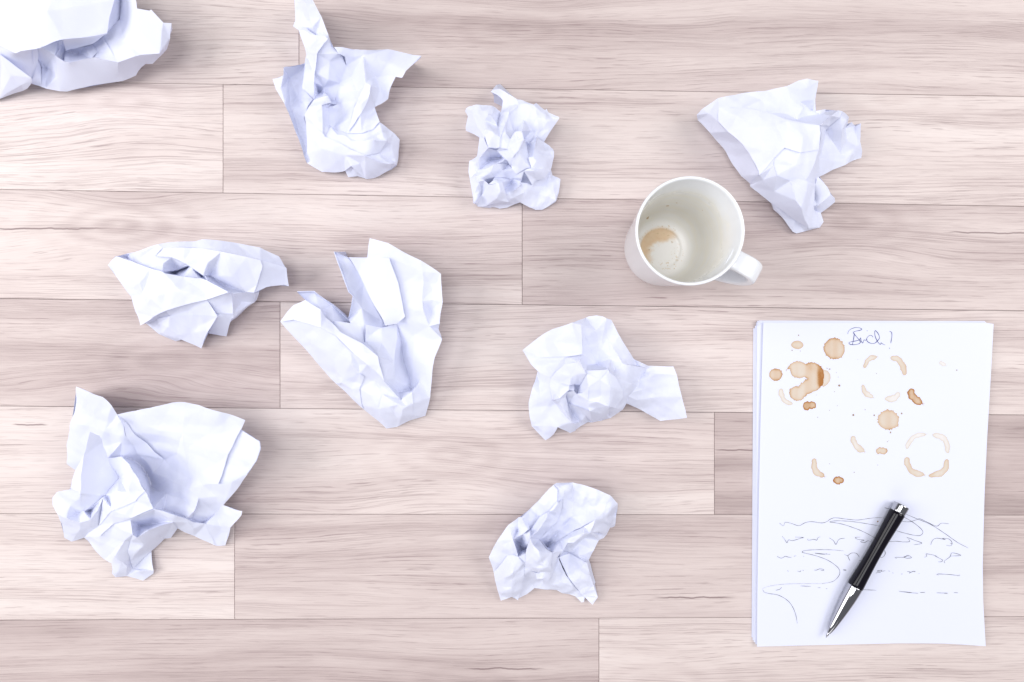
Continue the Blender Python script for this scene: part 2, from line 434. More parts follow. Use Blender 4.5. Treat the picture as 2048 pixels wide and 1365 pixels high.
    if inner:
        # facets between the given points, then creases very slightly softened
        inner_h = {}
        bnd = fixed.copy()
        for k in range(len(V)):
            if any(nb <= s_ < nb + ni for s_ in ov[k]): bnd[k] = False
        soap0 = relax(h, bnd, G)
        iid = {}
        for k in range(len(V)):
            for s_ in ov[k]:
                if nb <= s_ < nb + ni: iid[s_ - nb] = k
        for q_, k in iid.items(): inner_h[q_] = soap0[k] + (1.0 if soap0[k] - inner[q_][2] > 8 else damp) * (inner[q_][2] - soap0[k])
        h[[k for k in iid.values()]] = [inner_h[q_] for q_ in iid]
        soap = relax(h, fixed, G)
        for q_, v_ in inner_h.items(): ch[cn + q_] = v_
        CH = np.array([ch[min(o_)] if o_ else ch.mean() for o_ in cov])
        g = np.full(len(XY), np.nan)
        for f in CF:
            for q in range(1, len(f) - 1):
                a, b_, c = CX[f[0]], CX[f[q]], CX[f[q + 1]]
                det = (b_[0] - a[0]) * (c[1] - a[1]) - (c[0] - a[0]) * (b_[1] - a[1])
                if abs(det) < 1e-9: continue
                u = ((XY[:, 0] - a[0]) * (c[1] - a[1]) - (c[0] - a[0]) * (XY[:, 1] - a[1])) / det
                v = ((b_[0] - a[0]) * (XY[:, 1] - a[1]) - (XY[:, 0] - a[0]) * (b_[1] - a[1])) / det
                m = (u >= -1e-6) & (v >= -1e-6) & (u + v <= 1 + 1e-6)
                g[m] = CH[f[0]] * (1 - u[m] - v[m]) + CH[f[q]] * u[m] + CH[f[q + 1]] * v[m]
        free = ~bnd & ~np.isnan(g)
        h = soap.copy(); h[free] = g[free]
        i, j, w = G; n = len(h)
        deg = np.maximum(np.bincount(i, w, minlength=n) + np.bincount(j, w, minlength=n), 1e-6)
        for _ in range(soft):
            a = (np.bincount(i, w * h[j], minlength=n) + np.bincount(j, w * h[i], minlength=n)) / deg
            h[free] = 0.55 * h[free] + 0.45 * a[free]
    else:
        h = relax(h, fixed, G)
    return np.array([(v.x, v.y) for v in V]), h, T

def tri_wave(t): return np.abs((t % 1.0) * 2 - 1) * 2 - 1
def crumple(W, seed, amp, fine):
    """straight random creases: sums of folded ramps, each living only in part of the sheet"""
    rng = np.random.RandomState(seed)
    D = np.zeros_like(W)
    for k in range(9):
        n = rng.normal(size=3); n[2] *= 0.5; n /= np.linalg.norm(n)
        lam = rng.uniform(0.018, 0.060)
        a = amp * lam / 4 * rng.uniform(0.5, 1.0)
        m = np.sin(W @ (rng.normal(size=3) * 45) + rng.uniform(0, 6.28)) * 0.5 + 0.5
        w = tri_wave(W @ n / lam + rng.uniform(0, 1))
        dirv = rng.normal(size=3) * 0.35; dirv[2] = 1.0
        D += (a * m * w)[:, None] * dirv[None, :]
    for k in range(8):                        # small sharp wrinkles here and there
        n = rng.normal(size=3); n[2] *= 0.4; n /= np.linalg.norm(n)
        lam = rng.uniform(0.007, 0.016)
        m = np.clip(np.sin(W @ (rng.normal(size=3) * 60) + rng.uniform(0, 6.28)) * 1.6 - 0.6, 0, 1)
        D[:, 2] += fine * lam / 4 * m * tri_wave(W @ n / lam + rng.uniform(0, 1))
    for k in range(6):                        # medium creases
        n = rng.normal(size=3); n[2] *= 0.4; n /= np.linalg.norm(n)
        lam = rng.uniform(0.012, 0.028)
        m = np.clip(np.sin(W @ (rng.normal(size=3) * 50) + rng.uniform(0, 6.28)) * 1.5 - 0.2, 0, 1)
        D[:, 2] += 1.2 * fine * lam / 4 * m * tri_wave(W @ n / lam + rng.uniform(0, 1))
    for k in range(5):                        # slow bends so that long edges are not ruler-straight
        q = rng.normal(size=3) * 110; ph = rng.uniform(0, 6.28)
        dirv = rng.normal(size=3); dirv[2] *= 0.4
        D += (0.00025 * np.sin(W @ q + ph))[:, None] * dirv[None, :]
    return D
def to_world(xy, h):
    z = h * 0.001
    k = S * (CAM_H - z) / CAM_H
    return np.stack([(xy[:, 0] - 1024.0) * k, (682.5 - xy[:, 1]) * k, z], 1)

def paper_ball(label, crop, pts, faces, outline, seed, amp=0.16, step=2.1, fine=0.05):
    ox, oy, sc_ = crop
    named = {}
    for it in pts.split(';'):
        it = it.split()
        if it: named[it[0]] = (ox + float(it[1]) / sc_, oy + float(it[2]) / sc_, float(it[3]))
    def pt(tok):
        if ',' in tok:
            a = [float(v) for v in tok.split(',')]
            return (ox + a[0] / sc_, oy + a[1] / sc_, a[2])
        return named[tok]
    def lift(p, up): return (p[0], p[1], max(0.4, p[2] + up))
    rng = np.random.RandomState(seed)
    VV, FF, n0 = [], [], 0
    grid = {}
    for ln in faces.strip().splitlines():
        for fc in ln.split(';'):
            fc = fc.strip()
            if not fc: continue
            up = 0.0
            if fc[0] == '^':
                up, _, fc = fc[1:].partition(':'); up = float(up)
            a, _, b = fc.partition('/')
            poly = [lift(pt(t), up) for t in a.split()]; inner = [lift(pt(t), up) for t in b.split()]
            r = fill(poly, inner, step, rng)
            if r is None: continue
            xy, h, T = r
            for (u, v), hh in zip(xy, h):
                key = (int(u // 5), int(v // 5)); grid[key] = min(grid.get(key, 1e9), hh)
            VV.append(to_world(xy, h)); FF.append(T + n0); n0 += len(xy)
    # underside: a cover under the visible folds, drawn in to the patch it stands on
    ol = [pt(t) for t in outline.split()]
    ar = sum(ol[i][0] * ol[(i + 1) % len(ol)][1] - ol[(i + 1) % len(ol)][0] * ol[i][1] for i in range(len(ol)))
    sg = 1 if ar > 0 else -1
    def inset(d, hf):
        out = []
        n = len(ol)
        for i in range(n):
            a, b, c = ol[i - 1], ol[i], ol[(i + 1) % n]
            nx = -(c[1] - a[1]) * sg; ny = (c[0] - a[0]) * sg; l = math.hypot(nx, ny) + 1e-9
            out.append((b[0] + nx / l * d, b[1] + ny / l * d, hf(b[2])))
        return out
    r0 = inset(1.2, lambda h: max(0.8, h - 1.5)); r1 = inset(13, lambda h: max(0.5, h * 0.40)); r2 = inset(24, lambda h: 0.4)
    cov = fill(r0, [], 5.0, rng, 5.0)
    if cov is not None:
        xy, h, T = cov
        hh = h.copy()
        for k, (u, v) in enumerate(xy):
            m = min(grid.get((int(u // 5) + i, int(v // 5) + j), 1e9) for i in (-1, 0, 1) for j in (-1, 0, 1))
            hh[k] = max(0.4, min(h[k], m - 3.0))
        VV.append(to_world(xy, hh)); FF.append(T + n0); n0 += len(xy)
    A = [np.array(r) for r in (r0, r1, r2)]
    base = n0; n = len(ol)
    for r in A: VV.append(to_world(r[:, :2], r[:, 2])); n0 += n
    sk = []
    for k in range(2):
        for i in range(n):
            j = (i + 1) % n; p = base + k * n
            sk += [(p + i, p + j, p + n + j), (p + i, p + n + j, p + n + i)]
    FF.append(np.array(sk))
    W = np.vstack(VV); F = np.vstack(FF)
    W = W + crumple(W, seed, amp, fine) * np.clip(W[:, 2:3] / 0.006, 0.1, 1.0)
    W[:, 2] = np.maximum(W[:, 2], 0.0002)
    lo, hi = W.min(0), W.max(0)
    org = Vector(((lo[0] + hi[0]) / 2, (lo[1] + hi[1]) / 2, 0))
    W = W - np.array(org)
    me = bpy.data.meshes.new('crumpled_paper')
    me.vertices.add(len(W)); me.vertices.foreach_set('co', W.ravel())
    me.loops.add(F.size); me.loops.foreach_set('vertex_index', F.ravel().astype(np.int32))
    me.polygons.add(len(F)); me.polygons.foreach_set('loop_start', np.arange(0, F.size, 3, dtype=np.int32))
    me.polygons.foreach_set('use_smooth', np.ones(len(F), bool))
    me.update(calc_edges=True); me.validate(); me.set_sharp_from_angle(angle=R(7))
    o = link('crumpled_paper', me, M_PAPER, None, org)
    tag(o, label, 'paper ball', 'crumpled sheets of paper lying on the floor')
    return o

paper_ball('big white crumpled sheet cut off by the top left corner of the photo', (0, 0, 5.12), '', '''
^3: -350,-350,40 700,-420,60 1240,-300,52 1160,0,50 1085,340,42 650,420,50 385,490,50 200,530,50 155,555,48 0,480,47 -350,380,42 / 480,120,68 150,200,60
1085,340,49 1030,375,44 940,450,38 850,480,36 670,525,32 650,422,52
668,523,19 850,479,21 940,450,23 1000,530,26 945,600,30 800,632,36 700,645,38 645,628,36 / 800,560,14
548,570,38 600,510,38 665,420,42 668,523,16 645,628,26 ; 665,420,42 650,420,46 600,435,38 600,510,34
1160,0,52 1215,-150,46 1230,200,30 1080,340,42
1230,200,32 1250,-150,48 1385,0,50 1395,85,48 1525,108,46 1540,95,46 1670,235,42 1755,240,40 1740,400,34 1700,500,24 1620,540,38 1450,560,38 1390,580,39 1210,645,39 1185,605,38 1040,380,32 1080,340,34 / 1400,300,48 1250,420,40
1040,380,34 1185,605,38 1210,645,39 960,598,40 1000,530,26 940,450,22 1030,375,28
548,570,38 640,628,38 700,645,38 800,632,38 960,598,40 1210,645,39 1185,780,19 1245,820,13 680,943,9 605,938,11 575,800,20 
1210,645,39 1390,580,39 1450,560,38 1620,540,38 1700,500,22 1565,650,20 1495,655,20 1420,730,16 1390,770,14 1245,820,13 1185,780,19
1755,240,40 1775,300,26 1700,500,20 1740,400,34
385,490,42 595,435,36 600,510,34 548,570,36 575,800,20 605,938,11 455,905,11 410,888,12 430,700,12 390,620,18 / 480,700,8
155,555,47 320,500,44 385,490,38 392,640,26 325,830,14 310,800,18 0,570,40 0,480,45
320,500,44 385,490,38 392,620,26 345,690,24
392,640,26 420,700,16 410,888,12 310,860,12 325,830,16
0,570,42 310,800,30 325,825,27 272,910,14 230,940,9 0,1020,5 -350,1080,4 -350,500,38 / 210,870,22 100,780,30
''', '-350,1080,4 0,1020,5 230,940,9 272,910,14 310,860,14 405,888,6 455,905,11 605,938,11 680,943,9 1245,820,13 1390,770,14 1420,730,16 1495,655,20 1565,650,20 1700,500,20 1775,300,26 1755,240,38 1670,235,40 1540,95,44 1525,108,44 1395,85,46 1385,0,48 1250,-150,46 700,-420,56 -350,-350,40',
 seed=11, amp=0.06, fine=0.0)

paper_ball('white crumpled paper with a narrow stalk reaching the top edge and a pointed wing', (510, 0, 3.592), '''
a 285 -20 50; a1 285 60 46; b 290 150 40; c 273 185 38; d 312 215 36; e 355 340 32; f 370 400 30; g 358 455 28; h 215 475 34; i 213 530 30; j 122 572 26; k 150 640 22; l 215 745 20; m 245 810 20; n 290 950 16; o 370 1165 9; p 480 1243 5; q 650 1232 8; r 672 1275 4; s 740 1272 4; t 795 1285 3; u 980 1228 6; v 1022 1200 6; w 1040 1000 18; x 1000 955 22; y 895 880 26; z 860 770 24; aa 955 710 26; ab 968 655 28; ac 1010 550 32; ad 1058 543 33; ae 1085 490 36; af 1195 400 44; ag 960 362 46; ah 740 350 46; ai 570 355 44; aj 525 250 46; ak 470 100 52; al 420 10 56; am 400 -30 58;
an 345 -30 60; ap 370 60 54; aq 410 180 48; ar 430 235 42; as 350 190 44; at 315 215 38; au 560 345 40; av 525 290 46; aw 500 262 46; ax 450 395 42; ay 430 540 30; az 405 500 28; ba 600 405 42; bb 630 415 34; bb2 650 420 36; bc 660 480 26; bd 610 590 18; be 580 715 12; bf 550 725 12; bg 490 640 18; bh 780 385 42; bi 870 560 28; bj 830 620 40; bk 790 590 42; bl 740 660 26; bm 620 640 18; bn 660 960 24; bo 690 860 28; bp 820 680 40; bq 760 820 32; br 740 720 32; bs 850 930 26; bt 770 960 26; bu 560 900 20; bv 545 890 20; bw 520 770 22; bx 590 735 20; by 625 660 18; bz 385 770 34; ca 420 715 32; cb 520 690 34; cc 545 735 28; bx0 480 765 34; cd 490 950 26; ce 350 840 28; cf 545 900 26; ch 510 975 24; ci 640 975 26; cj 590 965 26; ck 420 600 28; cl 420 715 30; cn 345 640 28; co 350 560 30; g2 355 460 30; cp 360 890 24; cq 375 1100 14; cr 400 1160 10; m2 250 800 12; n2 302 950 12; o2 372 1160 8; cs 245 560 16; ct 620 1040 26; cu 790 1125 28; cv 990 1190 14; cw 690 1205 16; cx 520 1180 14; cy 690 1010 26; cz 860 1025 32; da 945 1010 30; db 900 1090 20; dc 920 990 30; dd 1010 1180 10; de 900 1120 22; dg 710 1210 12
''', '''
a an ap aq ar as at d c b a1 / 330,90,46
an am al ak aj au av aw ar aq ap / 450,180,44
^3: d at as ar aw av ax ay az f e / 440,320,42 390,380,36
ax av au ba ; ax ba bb bc bd be bf bg ay / 530,570,32 540,450,36
ai ah ag bh bb2 ba
bb2 bh ag af ae ad ac ab aa z bj bk bl bm bd bc / 700,560,20 900,450,36 870,560,28 900,660,24
^3: bk bj bp bq bn bo br / 760,740,38
^1.5: bj z y bs bt bn bq bp / 800,850,26
by bl bk br bo bn bu bv bw bx / 640,800,18 
by bm bl ; be bd bm by bx
^4: bz ca cb cc bx0 ; ^4: bz bx0 cd ce / 430,820,34
bx0 cc bw bv cf ch cd ; bv bu bn ci cj cf
^3: f az ay ck cl ca cn co g2 ; ck ay bg bf cb cl / 460,660,6
bf be bx cc cb
h g 355,460,24 350,560,16 345,640,12 420,715,10 385,770,9 350,840,9 360,890,9 375,1100,9 400,1160,8 o2 n2 m2 cs / 300,700,6
j i h cs m2 m l k / 190,640,24
m m2 n2 o2 o n
^2.5: cp ce cd ch ct cu cv u t cw q p o cr cq / 480,1060,28 640,1120,22 420,980,26 760,1180,15
^1: ch cf cj ci cy cz da db cu ct
ci bn bt bs dc da cz cy
bs y x w v dd de db da dc / 980,1020,24
cu db de dd v cv / 940,1140,17
q cw dg r ; dg cw t s r ; v u cv
''', 'a a1 b c d e f g h i j k l m n o p q r s t u v w x y z aa ab ac ad ae af ag ah ai aj ak al am',
 seed=12, amp=0.17, fine=0.10)

paper_ball('small tightly crumpled white paper with a deep hollow near its bottom, left of the mug', (900, 160, 4.876), '''
a 398 115 26; b 420 100 28; c 470 110 30; d 560 155 32; e 655 195 36; f 815 265 34; g 845 238 32; h 930 280 30; h2 945 262 30; h3 962 295 28; i 1045 370 26; j 1048 385 26; k 980 500 24; l 912 615 22; m 1005 680 20; n 1018 700 20; o 1018 735 20; p 990 850 18; q 1005 930 14; r 1075 985 12; s 1060 1110 8; t 1030 1200 5; u 890 1270 3; v 825 1272 3; w 690 1195 8; x 630 1215 6; y 560 1253 4; z 490 1262 3; aa 430 1240 6; ab 270 1240 6; ac 215 1200 10; ad 190 990 20; ae 185 900 20; af 195 790 24; ag 270 730 26; ah 275 580 22; ai 155 490 14; aj 150 460 16; ak 170 370 20; al 145 320 20; am 155 290 24; an 190 260 28; ao 260 235 33; ap 350 230 36; aq 400 245 36; ar 500 300 32; as 500 205 30;
at 690 250 38; az 635 490 34; au 595 310 42; ba 830 280 34; bf 860 560 28; bc 765 605 28; bd 710 570 26; be 705 490 44; bg 480 470 34; bh 375 345 44; bj 340 430 36; bk 330 600 30; bl 260 480 28; bm 215 300 30; bo 550 430 44; bp 500 560 42; bq 490 650 40; br 380 665 38; bs 335 560 42; bt 335 510 44; bu 600 560 42; bv 560 690 38; bw 465 675 36; bx 640 480 50; by 715 590 44; bz 660 720 40; ca 595 790 36; cc 590 850 30; cd 760 660 34; ce 790 870 30; cf 720 890 28; cg 650 920 28; ch 600 880 30; ci 530 780 34; bb 855 480 46; cj 850 540 42; ck 790 600 44; cl 840 650 40; cm 820 740 36; co 900 720 28; cp 975 880 20; cq 920 945 20; cr 830 990 20; cs 790 1035 18; ct 720 900 30; cu 940 1020 12; cz 690 1000 22; db 1000 1000 16; dc 1030 1190 8; dd 750 1150 12; de 725 1090 16; df 300 740 32; dg 560 830 20; dh 440 812 34; di 290 850 24; dj 260 800 28; dl 190 970 20; dm 700 985 20; do 415 960 18; dp 300 960 24; dq 385 880 30; dr 265 995 26; ds 240 930 26; dt 290 910 26; dv 360 1025 26; dw 310 975 24; dy 265 1000 24; ea 290 1130 12; eb 225 1195 18; ec 210 1120 16; ed 400 1035 28; ee 480 1005 32; ef 515 985 32; eg 560 1090 26; eh 580 1180 18; ei 360 1230 10; ej 400 1000 28; ek 480 980 30; el 690 1020 24; em 640 1065 24; en 550 1060 16; eo 720 1110 16; ep 620 1140 18; eq 605 1110 20; er 580 1190 14
''', '''
a b c d as ; as d e at az au ar / 590,250,35
at e f ba j k l bf bc bd be az / 780,480,26 830,380,33 720,400,33
f g h h2 h3 i j ba
an ao ap aq ar bg bh bj bk bl bm / 300,380,34 400,300,40
am an bm bl 270,570,20 aj ak al ; aj bl ah ai ; bl bk ah
^3: bh bg bo bp bq br bs bt bj / 420,520,46 440,600,42
^2: bg ar au az bu bv bw bq bp bo / 560,500,48 540,620,40
^3.5: bx be by bz ca bv bu / 650,600,48
^2: by be bd bc cd ce cf cg ch cc ca bz / 700,800,37 640,860,32
bw bv ca cc ch ci
bc bb cj ck ; bc ck cj cl cm 770,760,34
^2: cj bf l m n o co cl / 930,690,27
^3.5: cl co o p cp cq cr cs ct ce 770,760,34 cm / 850,780,42 810,900,36 900,850,32 930,780,30
cs cr cq cp cu
cs cu cp db dc u v dd de cz / 880,1100,13 ; cp p q r s t dc db / 1040,1020,13 ; w dd v ; t dc u
ag ah bk br df
br bw ci dg dh di dj df / 400,760,16 500,760,14
ag df dj di dl ad ae af
^1.5: dh dg ch cg 640,925,26 ct cz dm 620,960,18 do dp dq / 500,900,22
di dh dq dp dr ds dt
dp do 400,1010,3 360,1025,2 dw ; dp dw dr
dy dw dv ea / 285,1060,12 ; dy ea eb ec ; dl ds dr dy ec eb ac ad
di dt ds dl
^2.5: eb ea dv ed ee ef eg eh ei ab ac / 460,1170,26 380,1120,24 500,1090,30
dv ej ek ef ee ed
do 620,960,18 dm cz el em en ef ek ej / 600,1010,12
en em el cz de eo ep eq eg ; eg eq ep er eh ; ef en eg
ei eh er ep eo de dd w x y z aa ab / 560,1220,6
''', 'a b c d e f g h h2 h3 i j k l m n o p q r s t u v w x y z aa ab ac ad ae af ag ah ai aj ak al am an ao ap aq ar as',
 seed=13, amp=0.24, fine=0.16)

paper_ball('white crumpled paper with a broad smooth triangular face, behind the mug at upper right', (1370, 140, 3.9), '''
a 88 345 22; b 130 300 27; c 245 222 34; d 330 205 35; e 470 180 36; f 650 160 38; g 790 130 40; h 870 85 44; i 940 68 46; j 1040 82 46; k 1025 230 38; l 1022 320 34; m 1000 310 30; n 905 250 38; o 830 290 34; p 740 340 34; q 650 345 34; r 470 295 42; s 260 300 36; t 265 400 34; u 200 490 18; v 95 390 16; w 790 385 42; x 1050 435 44; y 1060 500 42; z 1050 620 38; aa 800 400 43; ab 775 610 42; ac 690 690 40; ad 570 820 36; ae 560 780 36; af 510 660 38; ag 455 580 40; ah 330 480 38; ai 1020 625 40; aj 900 650 44; ak 500 890 12; al 440 830 12; am 300 620 12; an 240 540 14; ao 1020 700 38; ap 940 860 34; aq 880 850 36; ar 800 855 38; as 720 820 42; at 685 740 42; au 830 870 36; av 860 1020 32; aw 900 1075 28; ay 965 1240 8; az 680 1045 14; ba 500 910 14; bc 495 895 14; bb 980 1180 12; bd 955 880 32; be 1030 830 26; bf 1005 1060 16; bg 1050 680 28; bh 1040 830 18; bi 1015 900 24; bj 1045 1235 5; bk 935 1262 3; bl 870 1278 3; bm 840 1265 4; bn 760 1150 7; bo 690 1090 8; bp 675 1045 10; br 1120 930 20; bs 1170 1000 16; bt 1170 1030 12; bu 1060 1115 6; bv 1140 970 20; bw 1035 1060 16; bx 1005 1000 12; by 1010 1090 8; bz 1078 1185 5; ca 1050 1235 3; cb 1075 310 32; cc 1095 308 30; cd 1090 330 32; ce 1190 322 34; cf 1215 330 34; cg 1275 370 30; ch 1265 420 24; ci 1250 450 22; cj 1300 402 28; ck 1330 435 24; cl 1375 412 30; cm 1360 560 20; cn 1390 640 14; co 1382 695 8; cp 1270 730 12; cr 930 300 36; cs 950 355 30; ct 880 385 32; cu 1040 345 32; cv 1135 360 46; cw 1255 390 36; cx 1200 375 38; cy 1130 440 30; cz 1100 470 24; da 1085 560 22; db 1225 470 32; dc 1160 480 28; dd 1210 660 14; de 1120 650 20; df 1070 660 24; dg 1340 600 18; dh 1220 668 14; di 1300 665 16
''', '''
c d e f g h i j k l m n o p q r s / 600,240,38 900,160,44 400,250,40
a b c s t u v / 180,340,30
^3: s r w aa ab ac ad ae af ag ah t / 500,450,47 420,360,44 620,640,44 680,450,47
^3: r q w ; ^3: w x y z ai aj ab aa / 920,520,47
t ah ag af ae ad ak al am an u / 400,680,18 330,560,22
^1.5: ab aj ai z ao ap aq ar as at ac / 860,740,46
^2.5: ad ac at as ar au av aw bb ay az ba bc / 700,950,26 600,860,30
^2: ar aq ap bd bi bf bb aw av au / 940,960,30
z ao ap bd bi bh bg
az ay bb bf bj bk bl bm bn bo bp / 850,1170,10
bi be br bv bw bx ; bv bs bt bu by bw ; by bu bz ca bj bf ; bx bw by bf
q p o n cr cs ct w / 800,350,30 ; n m l cu cs cr ; ct cs cu cv x w
cu l cb cc cd ce cv ; ^3: cv ce cf cx cy x / 1130,400,36 ; x cy cz da z y
cf cg cw cx ; cx cw db dc cz cy / 1150,420,34
cz dc db dd de df da / 1150,560,18 ; df da z
db ci cj ck dg dh dd / 1260,550,22 ; ck cl cm cn co di dh dg
cw cg ch ci db
z df de dd dh di co cp bh bg / 1150,720,20 1250,690,15
''', 'a b c d e f g h i j k l cb cc ce cf cg ch cj ck cl cm cn co cp bh br bs bt bu bz ca bj bk bl bm bn bo bp ba ak al am an u v',
 seed=14, amp=0.10, fine=0.05)

paper_ball('flattened white crumpled paper with pointed folded corners, left of the V-shaped one', (200, 460, 5.12), '''
a 98 365 24; b 165 270 26; c 350 335 32; d 500 395 36; e 640 435 38; f 670 455 38; g 850 485 36; h 1030 490 36; i 1100 510 38; j 1310 640 40; k 1080 712 38; l 860 775 36; m 680 835 34; n 550 890 26; o 395 985 16; p 350 850 16; q 315 690 18; r 200 530 20; u 720 885 26; v 590 905 18; w 1195 882 30; x 1030 1215 6; y 840 1120 8; z 640 1055 8; aa 600 960 12; ab 1337 650 34; ac 1350 855 26; ad 1190 855 27; ae 1290 1095 6; af 1115 1060 8; ag 465 965 6; ah 780 1140 2; ai 605 1070 2;
aj 780 420 14; ak 900 380 16; al 940 388 40; am 1060 462 38; an 1040 480 16; ap 1120 462 26; aq 1490 640 26; ar 1575 650 26; at 1600 720 10; au 1580 750 8; av 1325 950 5; ba 355 325 28; bb 205 272 12; bm 270 275 12; bc 430 268 34; bd 580 272 40; be 730 290 42; bf 850 345 42; bg 890 375 36; bh 800 415 24; bi 295 235 26; bj 470 215 32; bl 275 295 18; bn 610 150 38; bo 720 130 40; bp 950 115 42; bq 1035 93 42; br 1140 102 42; bs 1360 130 40; bt 1650 185 36; bu 1845 280 30; bv 1900 385 26; bw 1915 400 25; bx 1935 583 14; by 1885 570 16; bz 1740 580 22; ca 1690 590 24; as 1620 630 20; cb 650 190 43; cc 850 180 45; ck 930 180 44; cd 1050 190 48; ce 1240 230 48; cf 1500 280 44; cg 1640 310 42; ch 1660 375 38; cl 1110 160 46; cm 1250 200 46; co 1600 570 28; cp 1680 470 31
''', '''
^5: a b c d e f g h i j k l m n o p q r / 380,540,43 440,640,30 345,480,38 520,700,42 480,760,34 800,620,46 300,600,26
n m u v o ; ^2: l k w u m / 900,830,30 ; ^2.5: u w x y z aa v / 700,990,22
^1.5: k j ab ac ad ; ad ac ae af w ; k ad w
ag o v aa z y ah ai / 560,1010,4
e aj ak al am an h g f / 740,440,8
an am ap aq ar as at au av ae ac ab j i h / 1450,740,14 1250,560,22
ba bc bd be bf bg bh e d c / 650,350,46 480,340,38
bi bj bc ba bl ; b bm bl ba c ; bi bl bm bb
bi bn cb bd bc bj / 520,230,38
bn bo bp ck cc cb ; bp bq br cl cd ck ; br bs cm ce cd cl
bs bt bu bv cg cf ce cm / 1500,220,40
^5: cb cc ck cd ce cf cg ch co ar aq ap am al bf be bd / 1100,330,46 1350,480,42 1000,260,48
bg bf al ak ; bh bg ak aj e
^3: cg bv bw cp ch ; ^3: ch cp bw bx by bz ca ar co / 1760,540,24
''', 'a b bi bn bo bp bq br bs bt bu bv bw bx by bz ca as at au av ae af x y ah ai ag o p q r',
 seed=15, amp=0.11, fine=0.07)

paper_ball('V-shaped folded white paper, open towards the top, with a crumpled lower tip', (550, 460, 3.33), '''
a 42 615 24; b 90 545 28; c 130 500 31; d 208 462 36; e 300 525 36; f 330 580 34; g 372 620 36; h 440 690 42; i 580 760 44; j 690 850 44; jj 725 1010 36;
m1 130 597 32; m2 300 655 40; m3 405 712 43; m4 470 790 40; m5 510 880 40; m6 560 960 36; m7 430 1020 22; m8 405 1025 10; m9 300 910 12; m10 620 900 42; m11 840 1135 24; m12 510 810 44; m13 715 1095 28; m14 650 1005 32; m16 590 980 34; m17 560 1060 26; m18 600 1190 8; m19 690 1190 22; m20 650 1240 6; m21 855 1120 26; m22 910 1080 28; m23 920 1160 24; m24 915 1240 14; m25 890 1275 8; m26 810 1315 5; m27 735 1325 4;
n1 148 410 40; n2 272 405 35; n3 380 490 28; n4 500 615 20; o1 375 605 40; o2 500 620 36; o3 600 632 36; o4 710 650 30; o5 810 625 24; o6 605 740 30; o7 850 780 11; o8 905 1060 8; o9 795 985 28; o10 800 880 28; o12 830 1080 14; o13 705 905 38;
r1 628 53 48; r2 755 93 54; r3 970 200 52; r4 1020 235 50; r5 1103 295 48; r6 1120 480 45; r7 1100 620 40; r8 1100 725 38; r9 1065 850 33; r10 1050 950 28; r11 1035 1120 18; r12 1005 1235 5; r14 612 185 46; r15 770 190 54; r16 490 182 46; r17 390 145 50; r18 590 360 38; r19 720 605 26; r20 730 640 24; r22 870 580 38; r26 975 275 51; r27 985 480 44; r28 1030 640 38; r29 1000 900 28; r31 1085 660 32; r32 480 590 30; r33 520 440 42; r34 490 415 44
''', '''
a m1 m2 m3 m4 m5 m6 m7 m8 m9 / 250,760,26 400,860,30 190,690,26
^4: a b c d e f g h i j jj m11 m10 m12 m3 m2 m1 / 300,590,40 600,820,46
m3 m12 m10 m11 m13 m14 m6 m5 m4 / 560,900,34 700,1040,28
^1.5: m8 m7 m6 m16 m17 m18 / 500,1060,22 ; m16 m6 m14 m13 m19 m20 m18 m17 / 640,1100,30 620,1160,20
^1: m13 m11 m21 m22 m23 m24 m25 m26 m27 m20 m19 / 820,1165,34 790,1200,24 850,1200,32 760,1180,30 880,1180,30 800,1260,16 840,1240,24
^-5: n1 n2 n3 n4 g f e d / 330,540,30
^-4: o1 o2 o3 o6 i h g ; o3 o4 o5 o10 j o6 / 700,750,34 640,700,28 ; o6 j i
o5 o7 o8 m22 m21 o12 o9 o10 / 850,900,12
j o10 o9 jj o13 / 750,930,36 ; jj o9 o12 m21 m11 / 760,1060,26
r14 r1 r2 r15 ; r2 r3 r26 r15 ; r3 r4 r5 r26
^4: 490,182,52 r14 r15 r22 815,628,34 730,640,36 720,605,38 590,360,46
r15 r26 r27 r28 r29 r11 r12 m25 m24 m23 m22 o8 o7 o5 r22 / 900,500,42 920,700,33 960,1000,20 920,860,27
r26 r5 r6 r7 r28 r27 / 1060,470,42 1050,400,40 1040,540,33 ; r7 r31 r28 ; r31 r8 r28 ; r28 r8 r9 r10 r11 r29
^-5: r17 r16 r18 r19 r20 o4 o3 o2 r32 r33 r34 / 580,520,34
''', 'a b c d n1 n2 n3 r32 r33 r34 r17 r16 r14 r1 r2 r3 r4 r5 r6 r7 r31 r8 r9 r10 r11 r12 m25 m26 m27 m20 m18 m8 m9',
 seed=16, amp=0.09)

